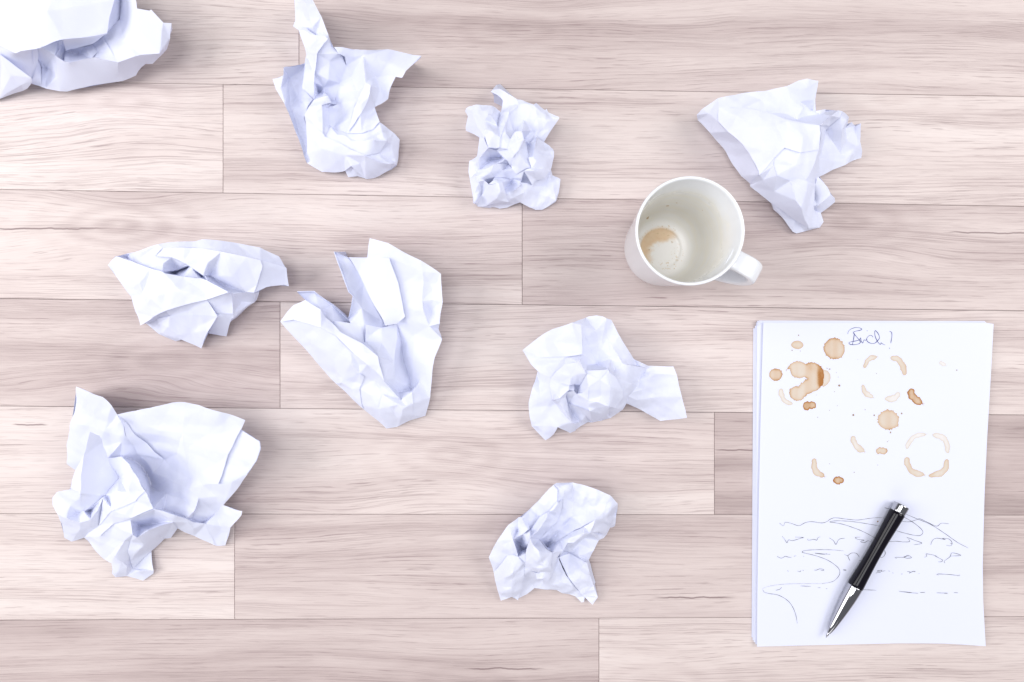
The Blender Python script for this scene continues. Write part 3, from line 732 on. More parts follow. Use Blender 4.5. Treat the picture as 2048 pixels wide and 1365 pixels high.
paper_ball('white crumpled paper with a rosette of folds and a flat flap pointing right', (1030, 610, 4.875), '''
a 72 440 22; b 220 335 30; c 365 240 36; d 540 170 42; e 690 125 44; f 715 113 45; g 790 103 46; h 850 115 46; i 890 135 48; j 940 150 46; k 640 195 52; l 640 480 40; m 620 545 50; n 500 575 38; o 430 620 34; p 350 715 30; q 240 670 24; r 150 575 22; s 490 505 38; t 250 520 28; u 845 430 36; v 800 582 28; x 700 590 40; ab 1055 360 36; ac 1165 525 30; ad 1195 585 26; ae 1060 572 42; ag 920 340 38; ah 960 640 40; ai 905 622 50; aj 580 620 44; ak 545 700 40; al 530 787 36; am 580 772 32; an 635 780 28; ao 700 670 48; ap 705 640 50; ar 390 660 36; as 470 582 42; at 600 562 46; au 440 760 32; av 620 855 26; ax 585 840 38; ay 535 835 38; ba 820 720 48; bb 715 800 46; bc 712 935 42; bd 610 870 36; be 925 790 50; bf 925 995 38; bg 810 950 42; bi 920 650 52; bj 985 700 48; bk 1055 830 40; bl 1055 900 34; bm 1045 1020 14; bn 935 1105 7; bo 915 1075 12; bp 990 1000 26; bq 1060 720 42; br 1145 770 36; bs 1130 850 28; bt 1170 745 32;
bu 1285 610 30; bv 1300 590 26; bw 1535 597 30; bx 1570 690 30; by 1620 900 26; bz 1667 1100 20; ca 1430 1130 8; cb 1390 1110 8; cc 1230 1030 10; cd 1085 960 14; ce 1110 890 24; cf 1180 900 22; ch 1270 660 24; ci 1220 720 24; cj 1310 660 30; ck 1190 930 20; cl 1250 820 24; cm 1300 700 28; co 1140 860 24;
la 215 655 18; lb 170 800 20; lc 143 960 18; ld 155 1100 14; le 175 1190 9; lf 300 1320 2; lg 340 1295 3; lh 370 1260 5; li 412 1185 12; lj 530 1250 3; lk 580 1230 4; ll 582 1160 14; lm 545 1148 16; ln 520 1050 20; lr 335 780 26; ls 345 930 24; lt 330 1180 12; lu 215 1190 12; lv 355 930 36; lx 500 905 32; ly 510 852 36; lz 435 920 36; mb 740 1040 36; mc 510 950 20; me 690 1085 16; mf 740 1140 6; mg 630 1145 6; mi 820 1060 30; mj 905 1080 16; mk 870 1120 10; ml 760 1155 5; mo 700 1150 4; mn 850 1135 4
''', '''
^2: a b c d e k l s t / 380,380,42 220,430,30 
a t s l m at as ar p q r / 300,600,24 430,560,32
e f g h i u v k / 790,250,42 820,400,36
k v x m l / 700,400,38
j ab ac ad ae ag i ; i ag ae ah ai v u / 940,520,34
^4: m at aj ak al am an ao / 610,680,44 ; ^2: m ao ap x ; v ai ap x
^3: p ar as at aj ak al au / 450,680,40
am an 620,850,20 590,800,20 ; al am ax ay
^2.5: ao ap ai ba bb bc bd av an / 680,850,42
^2: ba ai be bf bg bc bb / 850,890,40
^3: ai bi be ; ^3: bi bj bk bl bp bf be / 980,850,42
bl bk bj bq br bs bm bp / 1080,820,36 ; bp bm bn bo bf
ah ae bt br bq bj ; bi ai ah bj / 940,650,46
ae bu ch ci bt ; bu bv bw bx cj ch ; cj bx by bz ca cb cc ck cl cm / 1440,900,25
ch cj cm cl co bs br bt ci / 1200,790,20 ; cd ce ck cc ; ce co cl ck ; bs co ce cd bm
ac bv bu ad ; ad bu ae
la q p lr ls lt lu le ld lc lb / 250,900,20 230,760,14 260,1080,16
ls lv lx ln lm / 450,1000,32 ; ls lm ll li lt / 400,1080,18 ; le lu lt li lh lg lf / 290,1260,6 ; li ll lk lj
^2: lr p au al ay ly lz lv ls / 440,820,36 380,860,30 ; lz ly lx lv
ly ax bd mb mc / 580,910,26 ; lx mc me mf mg lm ln / 560,1060,8
^1.5: mc mb bd bc bg bf mj mk ml me / 740,960,42 720,1000,38 800,1010,36 850,1060,26 ; bd mb mc
bf bo bn mn mk mj ; ll mg mf mo 600,1205,3 lk ; mg lm ll
''', 'a b c d e f g h j ab ac bv bw bx by bz ca cb cc cd bm bn mn ml mo lk lj li lh lg lf le ld lc lb la q r',
 seed=17, amp=0.12, fine=0.08)

paper_ball('large loosely crumpled white paper with a tall spike and a wide flap, at lower left', (80, 760, 3.25), '''
A1 246 44 50; A2 330 75 56; A3 410 110 58; A4 465 170 54; A5 505 225 48; A6 800 525 18; A7 640 480 28; A8 530 490 28; A9 530 270 47; A10 450 508 34; A13 228 600 12; A14 172 548 14; A15 175 430 20; A16 212 250 36;
B1 316 338 66; B2 380 360 56; B3 405 400 48; B4 450 508 36; B5 512 640 28; B6 415 755 30; B7 290 850 24; B8 268 740 46; B9 190 700 36; B10 228 600 46; B11 275 490 58;
C1 72 770 30; C2 105 735 35; C3 190 707 44; C4 245 722 45; C5 270 750 42; C7 260 925 30; C8 180 900 30; C9 120 875 31; C10 80 815 30; D1 330 905 36; D2 375 850 40; D3 410 765 42; D4 378 950 24; D5 275 1035 9; D5b 205 1050 5; D6 160 1025 7; W 248 988 22;
E1 600 595 60; E2 585 550 54; E3 530 498 48; E4 560 555 48; E6 690 720 52; E7 745 835 42; E10 620 790 44; E9 465 850 46; E11 600 890 42; E12 470 940 34; E13 380 1022 26;
V1 740 600 18; V2 720 690 12; F2 620 205 48; F3 760 170 53; F4 850 153 54; F5 930 150 57; F6 1030 160 57; F7 1180 210 55; F8 1328 265 52; F9 1310 325 47; f10 895 480 26; f11 930 345 44; f13 965 560 28; f14 1010 620 30; f15 1050 690 32; f16 1160 675 36; f17 1222 480 44; f18 965 640 26; f19 840 650 22; f20 965 715 32; f21 945 785 26; f22 800 845 26;
G2 1435 390 54; G3 1443 440 52; G4 1420 520 49; G5 1350 615 43; G6 1250 660 40; H1 1200 812 20; H2 1150 860 14; H3 1062 918 12; H4 1000 905 16; H5 1018 770 30; H6 995 850 36; H7 955 895 28; H8 860 870 26;
L1 590 905 40; L2 650 870 42; L3 760 838 44; L4 880 880 38; L5 1000 918 24; L6 1080 925 20; L7 600 1000 39; L8 625 1026 37; L9 700 985 37; L10 860 930 34; L11 960 925 28; M1 890 972 18; M2 850 1025 6; M3 805 1030 6; M4 725 1115 4; M5 600 1232 6; M6 582 1190 12; M7 585 1055 26; T1 1145 1080 6; T2 1130 1075 8; T3 1010 1015 10; T4 1315 848 30; T5 1310 872 28; T6 1240 960 18; T7 1200 1080 5;
K1 420 1170 6; K2 470 1188 14; K3 545 1050 30; K4 490 1150 26; K6 740 1240 6; K7 735 1262 3; K8 668 1308 2; K9 560 1278 4; K10 490 1283 3; K11 472 1260 5; K12 480 1230 10; K13 560 1225 18
''', '''
A1 A2 A3 A4 A5 A9 A7 A8 A10 380,450,30 280,520,20 A13 A14 A15 A16 / 330,230,44 420,330,42 540,400,36
^3: A5 A6 A7 A9
^4: B1 B2 B3 B4 B5 B6 B7 C5 B8 B11 / 390,600,40 ; ^4: B11 B8 C5 C4 C3 B9 B10
C1 C2 C3 C4 C5 B7 C7 C8 C9 C10 / 200,820,28 255,870,20
C7 B7 B6 D3 D2 D1 / 330,850,12
C9 W D6 ; W D5b D6 ; C9 C8 C7 D1 D2 D3 D4 D5 D5b W / 310,970,22
^3: B4 E3 E4 E1 B5 ; ^3: E4 E3 E2 E1
^3: B5 E1 E6 E10 E9 D4 D3 B6 / 575,735,46 500,720,50
^2: E6 E7 E11 E12 E13 D4 E9 E10 / 550,870,46
D4 E13 E12 E11 L1 L7 M7 K3 K1 D5 / 450,1050,24 380,1090,14
E3 A8 A7 A6 V1 V2 E7 E6 E1 E2 / 690,610,14 600,520,24
A5 F2 F3 F4 F5 f11 f10 A6 / 760,330,44 620,280,44
F5 F6 F7 F8 F9 f17 f16 f15 f14 f13 f11 / 1080,360,48 1020,500,36 1130,560,38 980,440,36
f11 f13 f10 ; A6 f10 f13 f18 f19 V2 V1 / 850,570,18
f13 f14 f15 f20 f18 ; V2 f19 f18 f20 f21 f22 E7 / 830,740,18
^-2.5: F9 G2 G3 G4 G5 G6 f16 f17 / 1310,500,44
f15 f16 G6 G5 H1 H2 H3 H4 H5 / 1150,760,26 1200,700,34
f20 f15 H5 ; f20 H5 H6 f21 ; f21 H6 H7 H8 f22 ; H5 H4 H7 H6
L1 L2 L3 L4 L5 L11 L10 L9 L8 L7 / 720,940,14 650,950,16 ; E7 L3 L2 L1 E11 ; E7 f22 L3 ; L3 f22 H8 H7 H4 L5 L4 ; H4 H3 L6 L5
^1: L7 L8 L9 L10 M1 M2 M3 M4 M5 M6 M7 / 680,1080,24 760,1010,24
L10 L11 L5 L6 T1 T2 T3 M1 / 1000,960,22 ; L6 H3 H2 H1 T4 T5 T6 T7 T1 / 1180,950,14 1230,880,22
K3 M7 M6 K13 K4 ; K3 K4 K2 K1 ; K4 K13 K9 K10 K11 K12 K2 / 520,1200,22 510,1250,14
K13 M6 M5 K6 K7 K8 K9 / 640,1250,12 ; M5 M4 K6
''', 'A1 A2 A3 A4 A5 F2 F3 F4 F5 F6 F7 F8 F9 G2 G3 G4 G5 H1 T4 T5 T6 T7 T1 T2 T3 M1 M2 M3 M4 K6 K7 K8 K9 K10 K11 K12 K2 K1 D5 D5b D6 C9 C10 C1 C2 C3 B9 A13 A14 A15 A16',
 seed=18, amp=0.09)

ball9 = paper_ball('white crumpled paper with a thin dark slit, left of the paper stack', (950, 950, 5.055), '''
a 130 845 26; b 225 665 30; c 340 505 34; d 440 430 36; e 560 345 36; f 640 270 38; g 795 110 38; h 825 92 37; i 990 88 38; j 1135 125 38; k 1235 155 38; l 1370 215 36; m 1440 295 30; n 1443 345 24; o 1415 525 10; p 1395 540 10; q 1368 540 16; r 1330 620 12; s 1300 655 12; t 1250 670 16; u 1155 850 12; v 1175 890 10; w 1220 1085 5; x 1215 1105 5; y 1245 1230 5; z 1190 1310 3; A 1115 1240 6; B 1105 1285 3; C 1080 1293 3; D 1015 1230 5; E 885 1195 8; F 825 1160 8; G 625 1150 10; H 605 1145 8; I 520 1210 4; J 440 1250 3; K 435 1268 4; L 370 1245 10; M 260 1272 3; N 185 990 18;
O 388 645 34; Pp 435 830 34; Q 380 820 34; RR 320 830 32; SS 505 885 32; TT 500 1010 24; W 470 430 38; X 535 560 36; Y 490 600 34; U 430 565 26; AA 630 420 32; AB 655 437 32; AC 560 560 28; AD 840 160 40; AE 835 282 40; AF 740 385 38; AG 798 112 38; AI 930 260 34; AJ 905 180 40; AK 860 130 42; AL 890 260 38; AM 850 290 42; AN 1325 290 36; AO 1305 370 34; AP 1220 440 40; AR 990 285 32; AS 1110 235 38; AT 1150 275 34; AU 1130 410 32; AV 1100 510 34; AW 960 590 26; AX 860 660 20; AY 735 730 8; AZ 650 665 26; BA 830 470 26; BB 880 330 34; BC 555 635 40; BD 550 570 38; BE 1425 420 16; BF 1370 495 26; BG 1320 430 32; BJ 1250 575 28; BK 1170 575 36; BL 1000 680 34; BM 930 695 34; BN 880 770 32; BO 825 850 30; CH 780 775 36; BR 1240 605 18; BS 1200 760 18; BU 1115 880 22; BV 960 800 12; BW 850 850 14; BX 940 1030 14; BY 1075 1205 8; BZ 1130 870 24; CA 1160 1000 18; CC 980 1120 14; CD 870 1155 12; CE 800 975 24; CF 860 1080 18; CG 730 740 38; CI 770 940 34; CJ 755 965 32; CK 650 985 30; CL 560 970 28; CM 515 880 34; CN 510 790 36; CO 535 700 38; CP 650 760 48; CQ 590 700 44; CR 690 900 42; CT 520 740 10; CV 515 1035 20; CY 615 990 34; CZ 620 1050 32; DA 685 1045 30; DC 690 1095 24; DD 720 1115 20; DE 740 1090 22; BP 795 935 30
''', '''
a b c O Pp Q RR N / 280,720,38 230,840,34 ; ^1: N RR Q Pp SS TT K L M / 380,1000,38 300,1050,32
c d U O / 400,530,30 ; d W X Y O U ; W e AA AB AC X / 540,460,28
^2: e f g AD AE AF AB AA / 740,250,40 ; AK AJ AL AM AE AD ; g AK AD
g h i AR AI AL AJ AK / 960,180,40 ; i j k l AN AO AP AU AT AS AR / 1230,250,40 1080,170,38 1200,340,34
AL AI AR AS AT AU AP AV AW AX AY AZ BA BB / 980,430,24 850,560,18 1050,350,32 930,500,20
^3: AE AM AL BB BA AZ BC BD AC AB AF / 720,450,48 640,560,46 800,360,44
l m n BE BF BG AO AN / 1380,340,34 ; n o p q BF BE ; AP AO BG BF q r BJ BK / 1290,480,32
^3: AV AP BK BL BM BN CH AY AX AW / 1100,570,44 950,640,40 820,720,34 1000,610,38 ; BK BJ r s BR ; CH BN BO CE CI / 820,850,30
BN BM BL BK BR s t BS u BU BV BW / 1050,700,16 900,780,10 1100,640,20 1050,820,18
^2: BW BV BU BZ CA y A BY BX / 1050,1000,18 1110,1100,13 ; BU u v w x y CA BZ ; A y z
BO BW BX CC CD CF CE / 890,1000,18 ; CD CC BX BY A B C D E F / 980,1170,10
^4: BC AZ CG CH CP CQ / 650,710,44 ; ^4: CQ CP CR CK CL CM CN CO BC / 580,820,46 640,900,44 ; ^4: CP CH CI CJ CK CR / 740,850,40 ; AZ AY CH CG
O Y AC BD BC CO CT CN CM SS Pp / 460,740,6 450,680,10
SS TT CV H G CD CF CE CI CJ CK CL CM / 620,1100,14 780,1060,22 560,1050,18
CY CZ DA DC DD DE BP CJ CK ; CL CY CK ; CV TT K J I H
F CD G
''', 'a b c d e f g h i j k l m n o p q r s t u v w x y z A B C D E F G H I J K L M N',
 seed=19, amp=0.17, fine=0.12)
# ------------------------------------------------------------------ sheets of the writing pad
def sheet(label, corners, z, th, mat, name='paper_sheet', bow=0.0):
    """one sheet as a thin slab; corners in photograph pixels, clockwise from top left"""
    rng = np.random.RandomState(3)
    r = fill([(x, y, z * 1000) for x, y in corners], [], 12.0, rng, 6.0)
    xy, h, T = r
    W = to_world(xy, h)
    c = W.mean(0)
    W[:, 2] += bow * sheet_wave(W[:, 0], W[:, 1])
    me = bpy.data.meshes.new(name)
    n = len(W)
    bot = W.copy(); bot[:, 2] -= th
    V = np.vstack([W, bot]) - np.array((c[0], c[1], 0))
    ed = {}
    for t in T:
        for a, b in ((t[0], t[1]), (t[1], t[2]), (t[2], t[0])): ed.setdefault((min(a, b), max(a, b)), []).append((a, b))
    F = [tuple(int(k) for k in t) for t in T] + [(int(t[2] + n), int(t[1] + n), int(t[0] + n)) for t in T]
    for k, v in ed.items():
        if len(v) == 1: a, b = v[0]; F.append((int(b), int(a), int(a + n), int(b + n)))
    me.from_pydata(V.tolist(), [], F); me.update()
    o = link(name, me, mat, None, (c[0], c[1], 0))
    tag(o, label, 'sheet of paper', 'stack of white writing paper')
    return o
def sheet_wave(X, Y):
    u = (X - 0.2) / 0.24; v = (Y + 0.28) / 0.30          # 0..1 across and up the sheet
    return (0.5 + 0.5 * np.sin(u * 5.2 + 0.6 + v * 0.8)) * 0.0006 + np.clip(u - 0.72, 0, 1) ** 2 * 0.028 * (0.35 + np.abs(v - 0.48) * 1.3)
ZT = 0.0034
sheet('lowest white sheet of the stack, sticking out farthest to the left', [(1507, 657), (1955, 655), (1950, 1268), (1503.5, 1275)], 0.0007, 0.0005, M_PAPER)
sheet('blank white sheet second from the bottom of the stack, showing a sliver at bottom left', [(1510, 652), (1958, 652), (1953, 1274), (1505.5, 1281)], 0.0013, 0.0005, M_PAPER)
sheet('blank white sheet in the middle of the stack, third from the bottom', [(1512.5, 645), (1962, 644), (1956, 1278), (1508, 1285)], 0.0019, 0.0005, M_PAPER)
sheet('white sheet with a bent top left corner, right under the coffee-stained page', [(1514, 646), (1518, 641.5), (1969, 642.5), (1974, 647), (1962, 1284), (1511, 1289)], 0.0025, 0.0005, M_PAPER)
TOPC = [(1526, 646), (1750, 646), (1970, 646.5), (1983, 648.5), (1979, 740), (1972, 880), (1967, 1010), (1963.5, 1130), (1964, 1200), (1968.5, 1291), (1890, 1287.5), (1800, 1287), (1640, 1290), (1513.5, 1293), (1514, 1200), (1517, 1000), (1521, 820)]
top = sheet('top page of the stack with brown coffee stains and handwriting', TOPC, ZT, 0.0003, M_PAPER, bow=1.0)
flap_me = mesh_of('bent_corner', [tuple(P(*q)) for q in ((1514, 642, .0028), (1527, 644.5, .0031), (1515, 652, .0031), (1514.5, 646, .0045))], [(0, 3, 1), (3, 2, 1), (0, 2, 3)])
bc_ = link('bent_corner', flap_me, M_PAPER)
for o in bpy.data.objects:
    if o.get('label', '').startswith('white sheet with a bent'):
        bc_.parent = o; bc_.location = -o.location

def on_sheet(px, py, lift):
    p = P(px, py, ZT)
    z = ZT + float(sheet_wave(np.array([p.x]), np.array([p.y]))[0]) + lift
    return P(px, py, z)

# coffee stains, each a thin dried film on the top page
def stain(poly, strength, rimw=3.2, seed=0, name='coffee_stain', lift=0.00012):
    rng = np.random.RandomState(seed)
    r = fill([(x, y, 0.0) for x, y in poly], [], 2.6, rng, 1.6)
    if r is None: return
    xy, h, T = r
    B = np.array(resample([(x, y, 0.0) for x, y in poly], 1.0))[:, :2]
    d = np.sqrt(((xy[:, None, :] - B[None, :, :]) ** 2).sum(2).min(1))
    V = [on_sheet(u, v, lift) for u, v in xy]
    o = link(name, mesh_of(name, [v - top.location for v in V], [tuple(int(k) for k in t) for t in T], True), M_STAIN, top)
    me = o.data
    a = me.attributes.new('strength', 'FLOAT', 'POINT')
    s_ = strength(xy) if callable(strength) else np.full(len(xy), strength)
    a.data.foreach_set('value', np.asarray(s_, np.float32))
    b = me.attributes.new('rim', 'FLOAT', 'POINT'); b.data.foreach_set('value', np.exp(-(d / rimw) ** 1.4).astype(np.float32))
    return o
def from3(pts): return [(1490 + x / 3.9, 630 + y / 3.9) for x, y in pts]
def from6(pts): return [(1500 + x / 6.827, 630 + y / 6.827) for x, y in pts]
def splash(cx, cy, rx, ry, seed, teeth=22, jag=0.10):
    rng = random.Random(seed); out = []
    n = 150; ph = [rng.uniform(0, 6.28) for _ in range(4)]
    tooth = [(rng.uniform(0, 6.283), rng.uniform(0.05, 0.11), rng.uniform(0.3, 1.0)) for _ in range(teeth)]
    for i in range(n):
        t = 2 * math.pi * i / n
        r = 0.97 + 0.03 * math.sin(2 * t + ph[0]) + 0.015 * math.sin(3 * t + ph[1]) + 0.008 * math.sin(7 * t + ph[2])
        for a, wd, hh in tooth:
            dd = abs((t - a + math.pi) % (2 * math.pi) - math.pi)
            r += jag * hh * max(0, 1 - dd / wd)
        out.append((cx + rx * r * math.cos(t), cy + ry * r * math.sin(t)))
    return out
def crescent(pts, width, seed=0, point=1.0):
    """closed outline round a bent centre line, thick in the middle"""
    P_ = [np.array(p, float) for p in pts]
    P_ = [2 * P_[0] - P_[1]] + P_ + [2 * P_[-1] - P_[-2]]
    C = []
    for i in range(1, len(P_) - 2):
        for k in range(8):
            t = k / 8
            C.append(0.5 * (2 * P_[i] + (P_[i + 1] - P_[i - 1]) * t + (2 * P_[i - 1] - 5 * P_[i] + 4 * P_[i + 1] - P_[i + 2]) * t * t + (3 * P_[i] - P_[i - 1] - 3 * P_[i + 1] + P_[i + 2]) * t ** 3))
    C.append(P_[-2]); n = len(C); L, Rr = [], []
    rng = random.Random(seed)
    for i, c in enumerate(C):
        d = C[min(i + 1, n - 1)] - C[max(i - 1, 0)]; d = d / (np.linalg.norm(d) + 1e-9); nn = np.array((-d[1], d[0]))
        t = i / (n - 1)
        w = width * 0.5 * (max(0.0, 1 - abs(2 * t - 1) ** (2.0 + 3.0 * (1 - point))) ** 0.5 * 0.90 + 0.10)
        wl = w * (1 + 0.16 * math.sin(9.0 * t + seed) + 0.09 * math.sin(23 * t + 2 * seed) + rng.uniform(-.08, .08))
        wr = w * (1 + 0.14 * math.sin(7.0 * t + 3 * seed) + 0.10 * math.sin(19 * t + seed) + rng.uniform(-.08, .08))
        L.append(tuple(c + nn * wl)); Rr.append(tuple(c - nn * wr))
    # ragged far end, where the drop dried last
    d = C[-1] - C[-3]; d = d / (np.linalg.norm(d) + 1e-9); nn = np.array((-d[1], d[0]))
    if seed % 2: L += [tuple(C[-1] + d * width * 0.30 + nn * width * 0.22), tuple(C[-1] + d * width * 0.05), tuple(C[-1] + d * width * 0.38 - nn * width * 0.12)]
    return L + Rr[::-1]
stain(from3(splash(408, 235, 47, 34, 1, 9)), 0.62, seed=1)
stain(from3(splash(697, 265, 83, 83, 2, 30)), 0.70, seed=2)
stain(from3(splash(240, 467, 50, 50, 3, 22)), 0.70, seed=3)
stain(from3(splash(1118, 820, 80, 80, 4, 30, 0.13)), 0.64, seed=4)
blob = [(490, 770), (520, 715), (545, 690), (560, 670), (600, 648), (640, 635), (660, 640), (700, 640), (735, 658), (765, 680), (790, 655), (830, 648), (880, 655), (905, 672), (940, 685), (970, 710), (990, 740), (1005, 790), (1010, 850), (1000, 900), (992, 960), (965, 975), (950, 1000), (920, 1030), (880, 1042), (850, 1055), (815, 1078), (780, 1085), (755, 1115), (740, 1120), (725, 1148), (700, 1165), (675, 1170), (640, 1180), (610, 1168), (580, 1150), (555, 1125), (545, 1100), (538, 1065), (545, 1040), (552, 1012), (575, 995), (610, 982), (640, 975), (668, 985), (690, 940), (720, 928), (740, 910), (755, 890), (790, 875), (765, 868), (750, 845), (722, 858), (690, 862), (655, 862), (620, 855), (595, 845), (570, 820), (558, 785), (545, 742), (515, 745)]
def blob_strength(xy):
    x = (xy[:, 0] - 1500) * 6.827; y = (xy[:, 1] - 630) * 6.827
    return 0.64 + 0.62 * np.exp(-((x - 955 - (y - 850) * 0.05) / 48) ** 2) * np.clip((y - 690) / 110, 0, 1) * np.clip((1000 - y) / 60, 0, 1) + 0.20 * np.exp(-(((x - 860) / 100) ** 2 + ((y - 720) / 60) ** 2))
stain(from6([(985, 745), (1030, 757), (1060, 765), (1095, 810), (1100, 860), (1090, 905), (1060, 950), (1035, 968), (1000, 985), (975, 965), (985, 900)]), 0.46, seed=6, rimw=2.2)
def ragged(poly, a, seed):
    rng = random.Random(seed); q = resample([(x, y, 0.0) for x, y in poly], 7.0); out = []
    for i, (x, y, _) in enumerate(q):
        u, v = q[i - 1][:2]; w_, z_ = q[(i + 1) % len(q)][:2]
        l = math.hypot(w_ - u, z_ - v) + 1e-9; k = a * rng.choice((0, 0, 0.3, -0.4, 0.5, 1.0))
        out.append((x + (z_ - v) / l * k, y - (w_ - u) / l * k))
    return out
stain(from6(ragged(blob, 9, 4)), blob_strength, seed=5, rimw=2.6, lift=0.00017)
for k, (pts, wd, st, pn) in enumerate([
    ([(282, 575), (283, 620), (310, 670), (372, 697)], 32, 0.30, 1), ([(928, 415), (952, 365), (985, 337), (1030, 328)], 30, 0.40, .8),
    ([(1135, 335), (1180, 345), (1225, 385), (1242, 430), (1242, 472)], 38, 0.46, .6), ([(918, 545), (930, 590), (960, 625), (1000, 645)], 32, 0.34, 1),
    ([(1090, 655), (1140, 657), (1180, 637), (1203, 605)], 40, 0.30, 1), ([(1294, 575), (1302, 620), (1330, 665), (1382, 690)], 50, 1.0, .8),
    ([(452, 714), (500, 710), (552, 694)], 52, 0.74, .6), ([(842, 945), (850, 990), (880, 1035), (930, 1067)], 40, 0.36, .9),
    ([(1022, 1063), (1065, 1062), (1112, 1060)], 42, 0.56, .4), ([(541, 1120), (540, 1175), (563, 1232), (618, 1262)], 40, 0.50, .8),
    ([(686, 1292), (730, 1292), (772, 1291)], 46, 0.82, .9), ([(1262, 1048), (1282, 990), (1330, 948), (1412, 932)], 30, 0.26, .5),
    ([(1462, 935), (1530, 952), (1573, 1005), (1585, 1080)], 36, 0.30, .4), ([(1262, 1110), (1270, 1170), (1310, 1225), (1398, 1250)], 38, 0.46, .3),
    ([(1577, 1126), (1565, 1190), (1520, 1238), (1432, 1258)], 38, 0.47, .3), ([(1515, 372), (1540, 380), (1565, 395)], 26, 0.2, 1)]):
    stain(from3(crescent(pts, wd * 1.2, k, pn * 0.7)), min(1.0, st * 1.2), seed=20 + k, rimw=1.6)
# fine splatter of coffee, too small to pick apart
rng = random.Random(8)
sv, sf = [], []
spk = [(418, 160, 5), (367, 277, 5), (640, 417, 5), (660, 424, 8), (712, 452, 3), (727, 486, 3), (735, 552, 9), (698, 600, 4), (556, 626, 3), (660, 745, 3), (567, 800, 5), (845, 782, 8), (937, 741, 4), (1008, 784, 7), (1222, 770, 7), (1135, 918, 7), (1110, 990, 4), (1120, 983, 3), (1652, 432, 6), (660, 1163, 3), (1035, 1172, 3), (852, 1229, 5), (1025, 457, 3), (880, 348, 2), (720, 710, 3), (432, 283, 3)]
spk = [(1490 + x / 3.9, 630 + y / 3.9, r / 3.9) for x, y, r in spk] + [(1755.4, 1043.5, 1.9)]
for x, y, r in spk:
    a0 = rng.uniform(0, 3.14); st = rng.uniform(0.35, 1.0); n0 = len(sv)
    for i in range(8):
        t = i * math.pi / 4; u, v = r * math.cos(t), r * st * math.sin(t)
        sv.append(on_sheet(x + u * math.cos(a0) - v * math.sin(a0), y + u * math.sin(a0) + v * math.cos(a0), 0.00013) - top.location)
    sf.append(tuple(range(n0, n0 + 8)))
sp_o = link('coffee_splatter', mesh_of('coffee_splatter', sv, sf), mat_plain('coffee_specks', (0.30, 0.20, 0.13), 0.6, spec=0.2), top)
tag(sp_o, kind='stuff')

# handwriting
def ribbons(name, strokes, tr, width, mat, lift, parent):
    V, F = [], []
    for st in strokes:
        pts = [np.array(tr(*p), float) for p in st]
        if len(pts) == 1: pts = [pts[0], pts[0] + 0.6]
        pts = [2 * pts[0] - pts[1]] + pts + [2 * pts[-1] - pts[-2]]
        C = []
        for i in range(1, len(pts) - 2):
            m = max(2, int(np.linalg.norm(pts[i + 1] - pts[i]) / 2.0))
            for k in range(m):
                t = k / m
                C.append(0.5 * (2 * pts[i] + (pts[i + 1] - pts[i - 1]) * t + (2 * pts[i - 1] - 5 * pts[i] + 4 * pts[i + 1] - pts[i + 2]) * t * t + (3 * pts[i] - pts[i - 1] - 3 * pts[i + 1] + pts[i + 2]) * t ** 3))
        C.append(pts[-2]); n = len(C); n0 = len(V)
        for i, c in enumerate(C):
            d = C[min(i + 1, n - 1)] - C[max(i - 1, 0)]; d = d / (np.linalg.norm(d) + 1e-9); nn = np.array((-d[1], d[0]))
            t = i / (n - 1)
            w = width * 0.5 * (0.55 + 0.45 * min(1, 5 * t, 5 * (1 - t))) * (1 + 0.25 * math.sin(i * 0.7 + n))
            V.append(lift(*(c + nn * w)) - parent.location); V.append(lift(*(c - nn * w)) - parent.location)
            if i: F.append((n0 + 2 * i - 2, n0 + 2 * i - 1, n0 + 2 * i + 1, n0 + 2 * i))
    return link(name, mesh_of(name, V, F), mat, parent)
buch = [[(1335, 262), (1345, 225), (1380, 195), (1440, 175), (1500, 180), (1527, 198), (1500, 213), (1440, 225), (1412, 240), (1425, 265), (1480, 330), (1508, 370), (1490, 395), (1430, 408), (1370, 405), (1350, 385), (1370, 372), (1430, 360), (1490, 345), (1513, 312), (1515, 350), (1540, 388), (1550, 360), (1560, 338), (1575, 352), (1600, 330)],
        [(1425, 250), (1415, 330), (1397, 412)],
        [(1680, 308), (1660, 282), (1620, 290), (1592, 330), (1610, 370), (1660, 392), (1710, 385), (1745, 350), (1768, 320), (1755, 265), (1712, 215), (1703, 250), (1715, 310), (1745, 370), (1782, 408), (1790, 380), (1805, 395), (1845, 412)],
        [(1905, 228), (1932, 238), (1938, 290), (1922, 388)], [(1907, 450), (1905, 466)], [(1597, 215), (1602, 224)]]
w1 = ribbons('handwritten_word', buch, lambda x, y: (1500 + x / 6.827, 630 + y / 6.827), 1.0, M_INKB, lambda x, y: on_sheet(x, y, 0.00022), top)
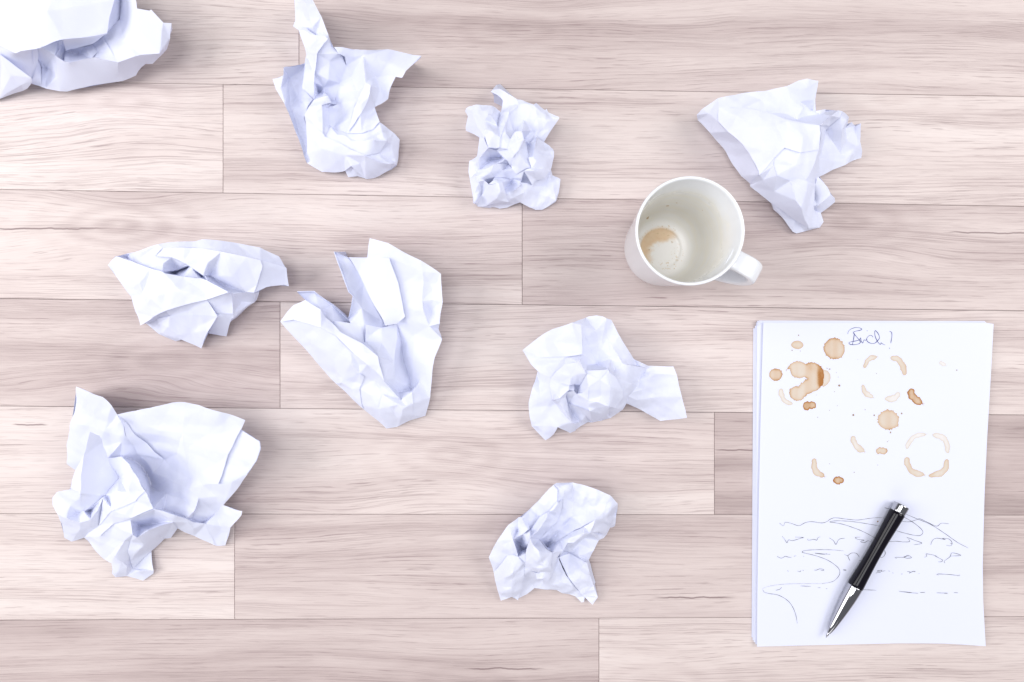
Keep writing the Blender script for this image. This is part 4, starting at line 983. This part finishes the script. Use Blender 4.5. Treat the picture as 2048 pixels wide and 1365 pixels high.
scrib = [[(268, 337), (300, 360), (313, 332), (360, 340), (420, 358), (470, 335), (520, 327), (600, 337), (640, 325), (670, 305), (710, 297), (800, 308), (880, 314), (960, 303), (1040, 295), (1097, 300)],
 [(1100, 370), (980, 348), (850, 328), (740, 320), (680, 323), (660, 330), (700, 335), (780, 352), (900, 395), (980, 435), (1040, 472)],
 [(1088, 218), (1140, 230)], [(1220, 280), (1300, 325), (1360, 370), (1388, 405), (1375, 430), (1340, 436), (1260, 420), (1160, 392)],
 [(1245, 264), (1330, 300), (1450, 350), (1560, 420), (1660, 490), (1740, 532)],
 [(1200, 322), (1280, 328), (1330, 315), (1365, 305), (1420, 330), (1495, 362), (1530, 340), (1590, 343)],
 [(290, 440), (310, 465), (328, 492), (340, 468), (370, 475), (440, 455), (455, 450), (390, 447)], [(487, 460), (495, 472), (540, 465), (560, 472), (570, 450), (588, 446)],
 [(657, 453), (690, 475), (709, 505), (725, 475), (745, 460), (780, 457)], [(900, 447), (860, 450), (880, 465), (930, 472), (900, 482), (930, 490), (960, 475), (980, 483), (985, 465)],
 [(1115, 484), (1180, 480), (1240, 485), (1285, 480), (1262, 446)], [(1262, 448), (1330, 475), (1380, 495), (1318, 508)],
 [(1448, 508), (1465, 470), (1500, 456), (1565, 468), (1540, 458), (1590, 462), (1615, 490), (1605, 515), (1570, 510)], [(1600, 495), (1622, 502)],
 [(250, 597), (280, 612), (300, 605), (315, 597), (345, 605), (365, 605)], [(380, 597), (400, 593)], [(455, 595), (462, 600)],
 [(770, 555), (680, 547), (560, 546), (470, 552), (445, 565), (480, 575), (560, 595), (650, 630), (720, 680), (740, 720), (725, 760), (680, 795), (600, 810)], [(140, 860), (150, 876), (190, 888), (260, 900), (330, 940), (370, 990), (395, 1050), (408, 1120)],
 [(665, 582), (600, 578), (545, 572), (610, 582), (640, 576)], [(775, 582), (800, 592), (830, 572), (870, 575), (893, 605)], [(800, 590), (818, 632)], [(885, 630), (915, 630)],
 [(1085, 545), (1095, 575), (1075, 605), (1050, 604)], [(1185, 615), (1170, 605), (1240, 605), (1270, 590), (1300, 607), (1260, 612), (1240, 600), (1280, 595)],
 [(1398, 605), (1420, 595), (1412, 578), (1480, 590), (1500, 600)], [(1480, 595), (1540, 625), (1530, 640), (1505, 640)], [(1560, 650), (1555, 635), (1600, 600), (1615, 570), (1685, 590), (1605, 595)],
 [(330, 708), (340, 715)], [(410, 712), (430, 717), (435, 708)], [(450, 705), (458, 708)], [(540, 705), (560, 705), (580, 695), (615, 700), (610, 708), (590, 705)], [(765, 700), (790, 705), (765, 710)], [(848, 700), (851, 706)],
 [(1020, 727), (1060, 720), (1030, 712), (1070, 705), (1060, 715), (1095, 710)], [(1120, 710), (1130, 715)], [(1150, 725), (1158, 728)], [(1215, 735), (1230, 735)], [(1265, 715), (1290, 720), (1280, 730), (1310, 715), (1330, 715), (1315, 720)], [(1355, 730), (1361, 733)],
 [(1493, 738), (1510, 745), (1500, 735), (1600, 740), (1670, 748), (1672, 740)], [(432, 828), (515, 832)], [(567, 842), (590, 842)], [(630, 850), (642, 850)], [(240, 862), (270, 855), (287, 838)],
 [(915, 857), (1025, 862)], [(1200, 870), (1280, 880), (1350, 886)], [(1220, 872), (1300, 880)], [(1365, 880), (1405, 878)], [(1495, 882), (1580, 885), (1555, 887)], [(1628, 880), (1660, 882)]]
w2 = ribbons('handwritten_lines', scrib, lambda x, y: (1490 + x / 3.9, 960 + y / 3.9), 0.64, M_INK, lambda x, y: on_sheet(x, y, 0.00022), top)
tag(w2, kind='stuff')
w3 = ribbons('faint_pen_line', [[(600, 810), (450, 810), (300, 815), (190, 830), (140, 848), (140, 860)]], lambda x, y: (1490 + x / 3.9, 960 + y / 3.9), 0.26, M_INK, lambda x, y: on_sheet(x, y, 0.00022), top)

# ------------------------------------------------------------------ mug
def lathe(prof, n=96):
    V, F = [], []
    for r, z in prof:
        for i in range(n):
            t = 2 * math.pi * i / n; V.append((r * math.cos(t), r * math.sin(t), z))
    for k in range(len(prof) - 1):
        for i in range(n):
            j = (i + 1) % n
            F.append((k * n + i, k * n + j, (k + 1) * n + j, (k + 1) * n + i))
    F.append(tuple(range(n))[::-1]); F.append(tuple(range((len(prof) - 1) * n, len(prof) * n)))
    return V, F
def smooth_profile(p, m=5):
    out = []
    for i in range(len(p) - 1):
        a = p[max(i - 1, 0)]; b = p[i]; c = p[i + 1]; d = p[min(i + 2, len(p) - 1)]
        for k in range(m):
            t = k / m
            out.append(tuple(0.5 * (2 * b[q] + (c[q] - a[q]) * t + (2 * a[q] - 5 * b[q] + 4 * c[q] - d[q]) * t * t + (3 * b[q] - a[q] - 3 * c[q] + d[q]) * t ** 3) for q in (0, 1)))
    return out + [p[-1]]
rim_c = P(1380.5, 461.8, 0.100)
mug = empty('mug', (rim_c.x, rim_c.y, 0)); tag(mug, 'white coffee mug with dried coffee inside, handle pointing to the lower right', 'mug')
outer = smooth_profile([(0.0265, 0.0022), (0.0280, 0.0010), (0.0292, 0.0003), (0.0305, 0.0012), (0.0325, 0.0050), (0.0343, 0.0130), (0.0356, 0.0260), (0.0374, 0.0480), (0.0396, 0.0750), (0.0414, 0.0960), (0.0417, 0.0990), (0.0410, 0.1004), (0.0398, 0.1000)])
inner = smooth_profile([(0.0392, 0.0985), (0.0382, 0.0880), (0.0364, 0.0650), (0.0344, 0.0420), (0.0322, 0.0240), (0.0290, 0.0145), (0.0240, 0.0095), (0.0190, 0.0078), (0.0172, 0.0067), (0.0140, 0.0062), (0.0070, 0.0060), (0.0010, 0.0060)])
V, F = lathe(outer + inner)
mb = link('body', mesh_of('body', V, F, True), M_MUG, mug)
at = mb.data.attributes.new('inside', 'FLOAT', 'POINT')
vals = np.zeros(len(V), np.float32); vals[len(outer) * 96:] = 1.0; at.data.foreach_set('value', vals)
# handle: a flat strap bent into an ear
ang = math.radians(-28.5)
path = smooth_profile([(0.0385, 0.0870), (0.0450, 0.0888), (0.0560, 0.0890), (0.0630, 0.0840), (0.0655, 0.0740), (0.0640, 0.0610), (0.0590, 0.0470), (0.0510, 0.0350), (0.0430, 0.0270), (0.0355, 0.0225)], 6)
hv, hf = [], []
prof = []
for i in range(20):
    t = 2 * math.pi * i / 20; c_, s_ = math.cos(t), math.sin(t)
    prof.append((math.copysign(abs(c_) ** 0.42, c_) * 0.0080, math.copysign(abs(s_) ** 0.55, s_) * 0.0034))
for i, (r, z) in enumerate(path):
    a = path[max(i - 1, 0)]; b = path[min(i + 1, len(path) - 1)]
    tx, tz = b[0] - a[0], b[1] - a[1]; l = math.hypot(tx, tz); nx, nz = -tz / l, tx / l
    wide = 1.0 + 0.25 * max(0, 1 - i / 6) + 0.2 * max(0, 1 - (len(path) - 1 - i) / 6)
    for w_, q in prof:
        rr, zz = r + nx * q, z + nz * q
        hv.append((rr * math.cos(ang) - w_ * wide * math.sin(ang), rr * math.sin(ang) + w_ * wide * math.cos(ang), zz))
for i in range(len(path) - 1):
    for k in range(20):
        j = (k + 1) % 20
        hf.append((i * 20 + k, i * 20 + j, (i + 1) * 20 + j, (i + 1) * 20 + k))
hf.append(tuple(range(20))); hf.append(tuple(range((len(path) - 1) * 20, len(path) * 20))[::-1])
link('handle', mesh_of('handle', hv, hf, True), M_MUG, mug)

# ------------------------------------------------------------------ pen
ZP = ZT + 0.0004 + 0.0074
pa = P(1803.5, 1010.0, ZP); pb = P(1652.0, 1275.5, ZT + 0.0055)
axis = pb - pa; PL = axis.length
pen = empty('ballpoint_pen', (pa.x, pa.y, pa.z))
tag(pen, 'black and chrome ballpoint pen lying slantwise on the written page', 'pen')
rot = axis.to_track_quat('Z', 'Y').to_matrix()
def pen_part(name, prof, mat, n=64):
    V, F = lathe([(r * 0.00094, t * PL) for t, r in prof], n)
    V = [rot @ Vector(v) for v in V]
    o = link(name, mesh_of(name, V, F, True), mat, pen)
    me = o.data
    for p_ in me.polygons:
        if len(p_.vertices) > 4: p_.use_smooth = False
    return o
pen_part('cap_ring', [(0.0, 5.2), (0.0004, 6.4), (0.002, 6.75), (0.006, 6.85)] + [(0.010 + 0.045 * k / 6, 6.85 - 0.03 * k / 6) for k in range(7)] + [(0.0565, 6.6), (0.057, 5.5)], M_CHROME)
def waist(t): return 7.05 - 1.15 * math.sin(math.pi * (t - 0.05) / (0.625 - 0.05)) ** 1.3 + (t - 0.05) * 0.2
pen_part('barrel', [(0.0572, 5.5), (0.0576, 6.6)] + [(0.059 + (0.612 - 0.059) * k / 40, waist(0.059 + (0.612 - 0.059) * k / 40) - 0.12) for k in range(41)] + [(0.6135, 6.7), (0.614, 5.5)], M_BLACK)
pen_part('nose', [(0.6142, 5.5), (0.6146, 6.7)] + smooth_profile([(0.616, 6.98), (0.66, 6.85), (0.72, 6.35), (0.78, 5.6), (0.84, 4.65), (0.89, 3.72), (0.915, 3.2), (0.935, 2.65), (0.962, 1.72), (0.966, 1.35)], 6), M_CHROME)
pen_part('writing_tip', [(0.962, 1.0), (0.967, 1.12), (0.985, 0.95), (0.990, 0.6), (0.997, 0.45), (1.0, 0.15)], M_CHROME, 32)

# deep slit in the lowest ball, its shade laid on as a black strip
def over_ball(x, y): return P(x, y, 0.0160) 
ribbons('slit_shade', [[(849, 848), (885, 930), (920, 1005), (938, 1030)]], lambda x, y: (950 + x / 5.055, 950 + y / 5.055), 1.5, M_BLACK, lambda x, y: P(x, y, 0.021), ball9)
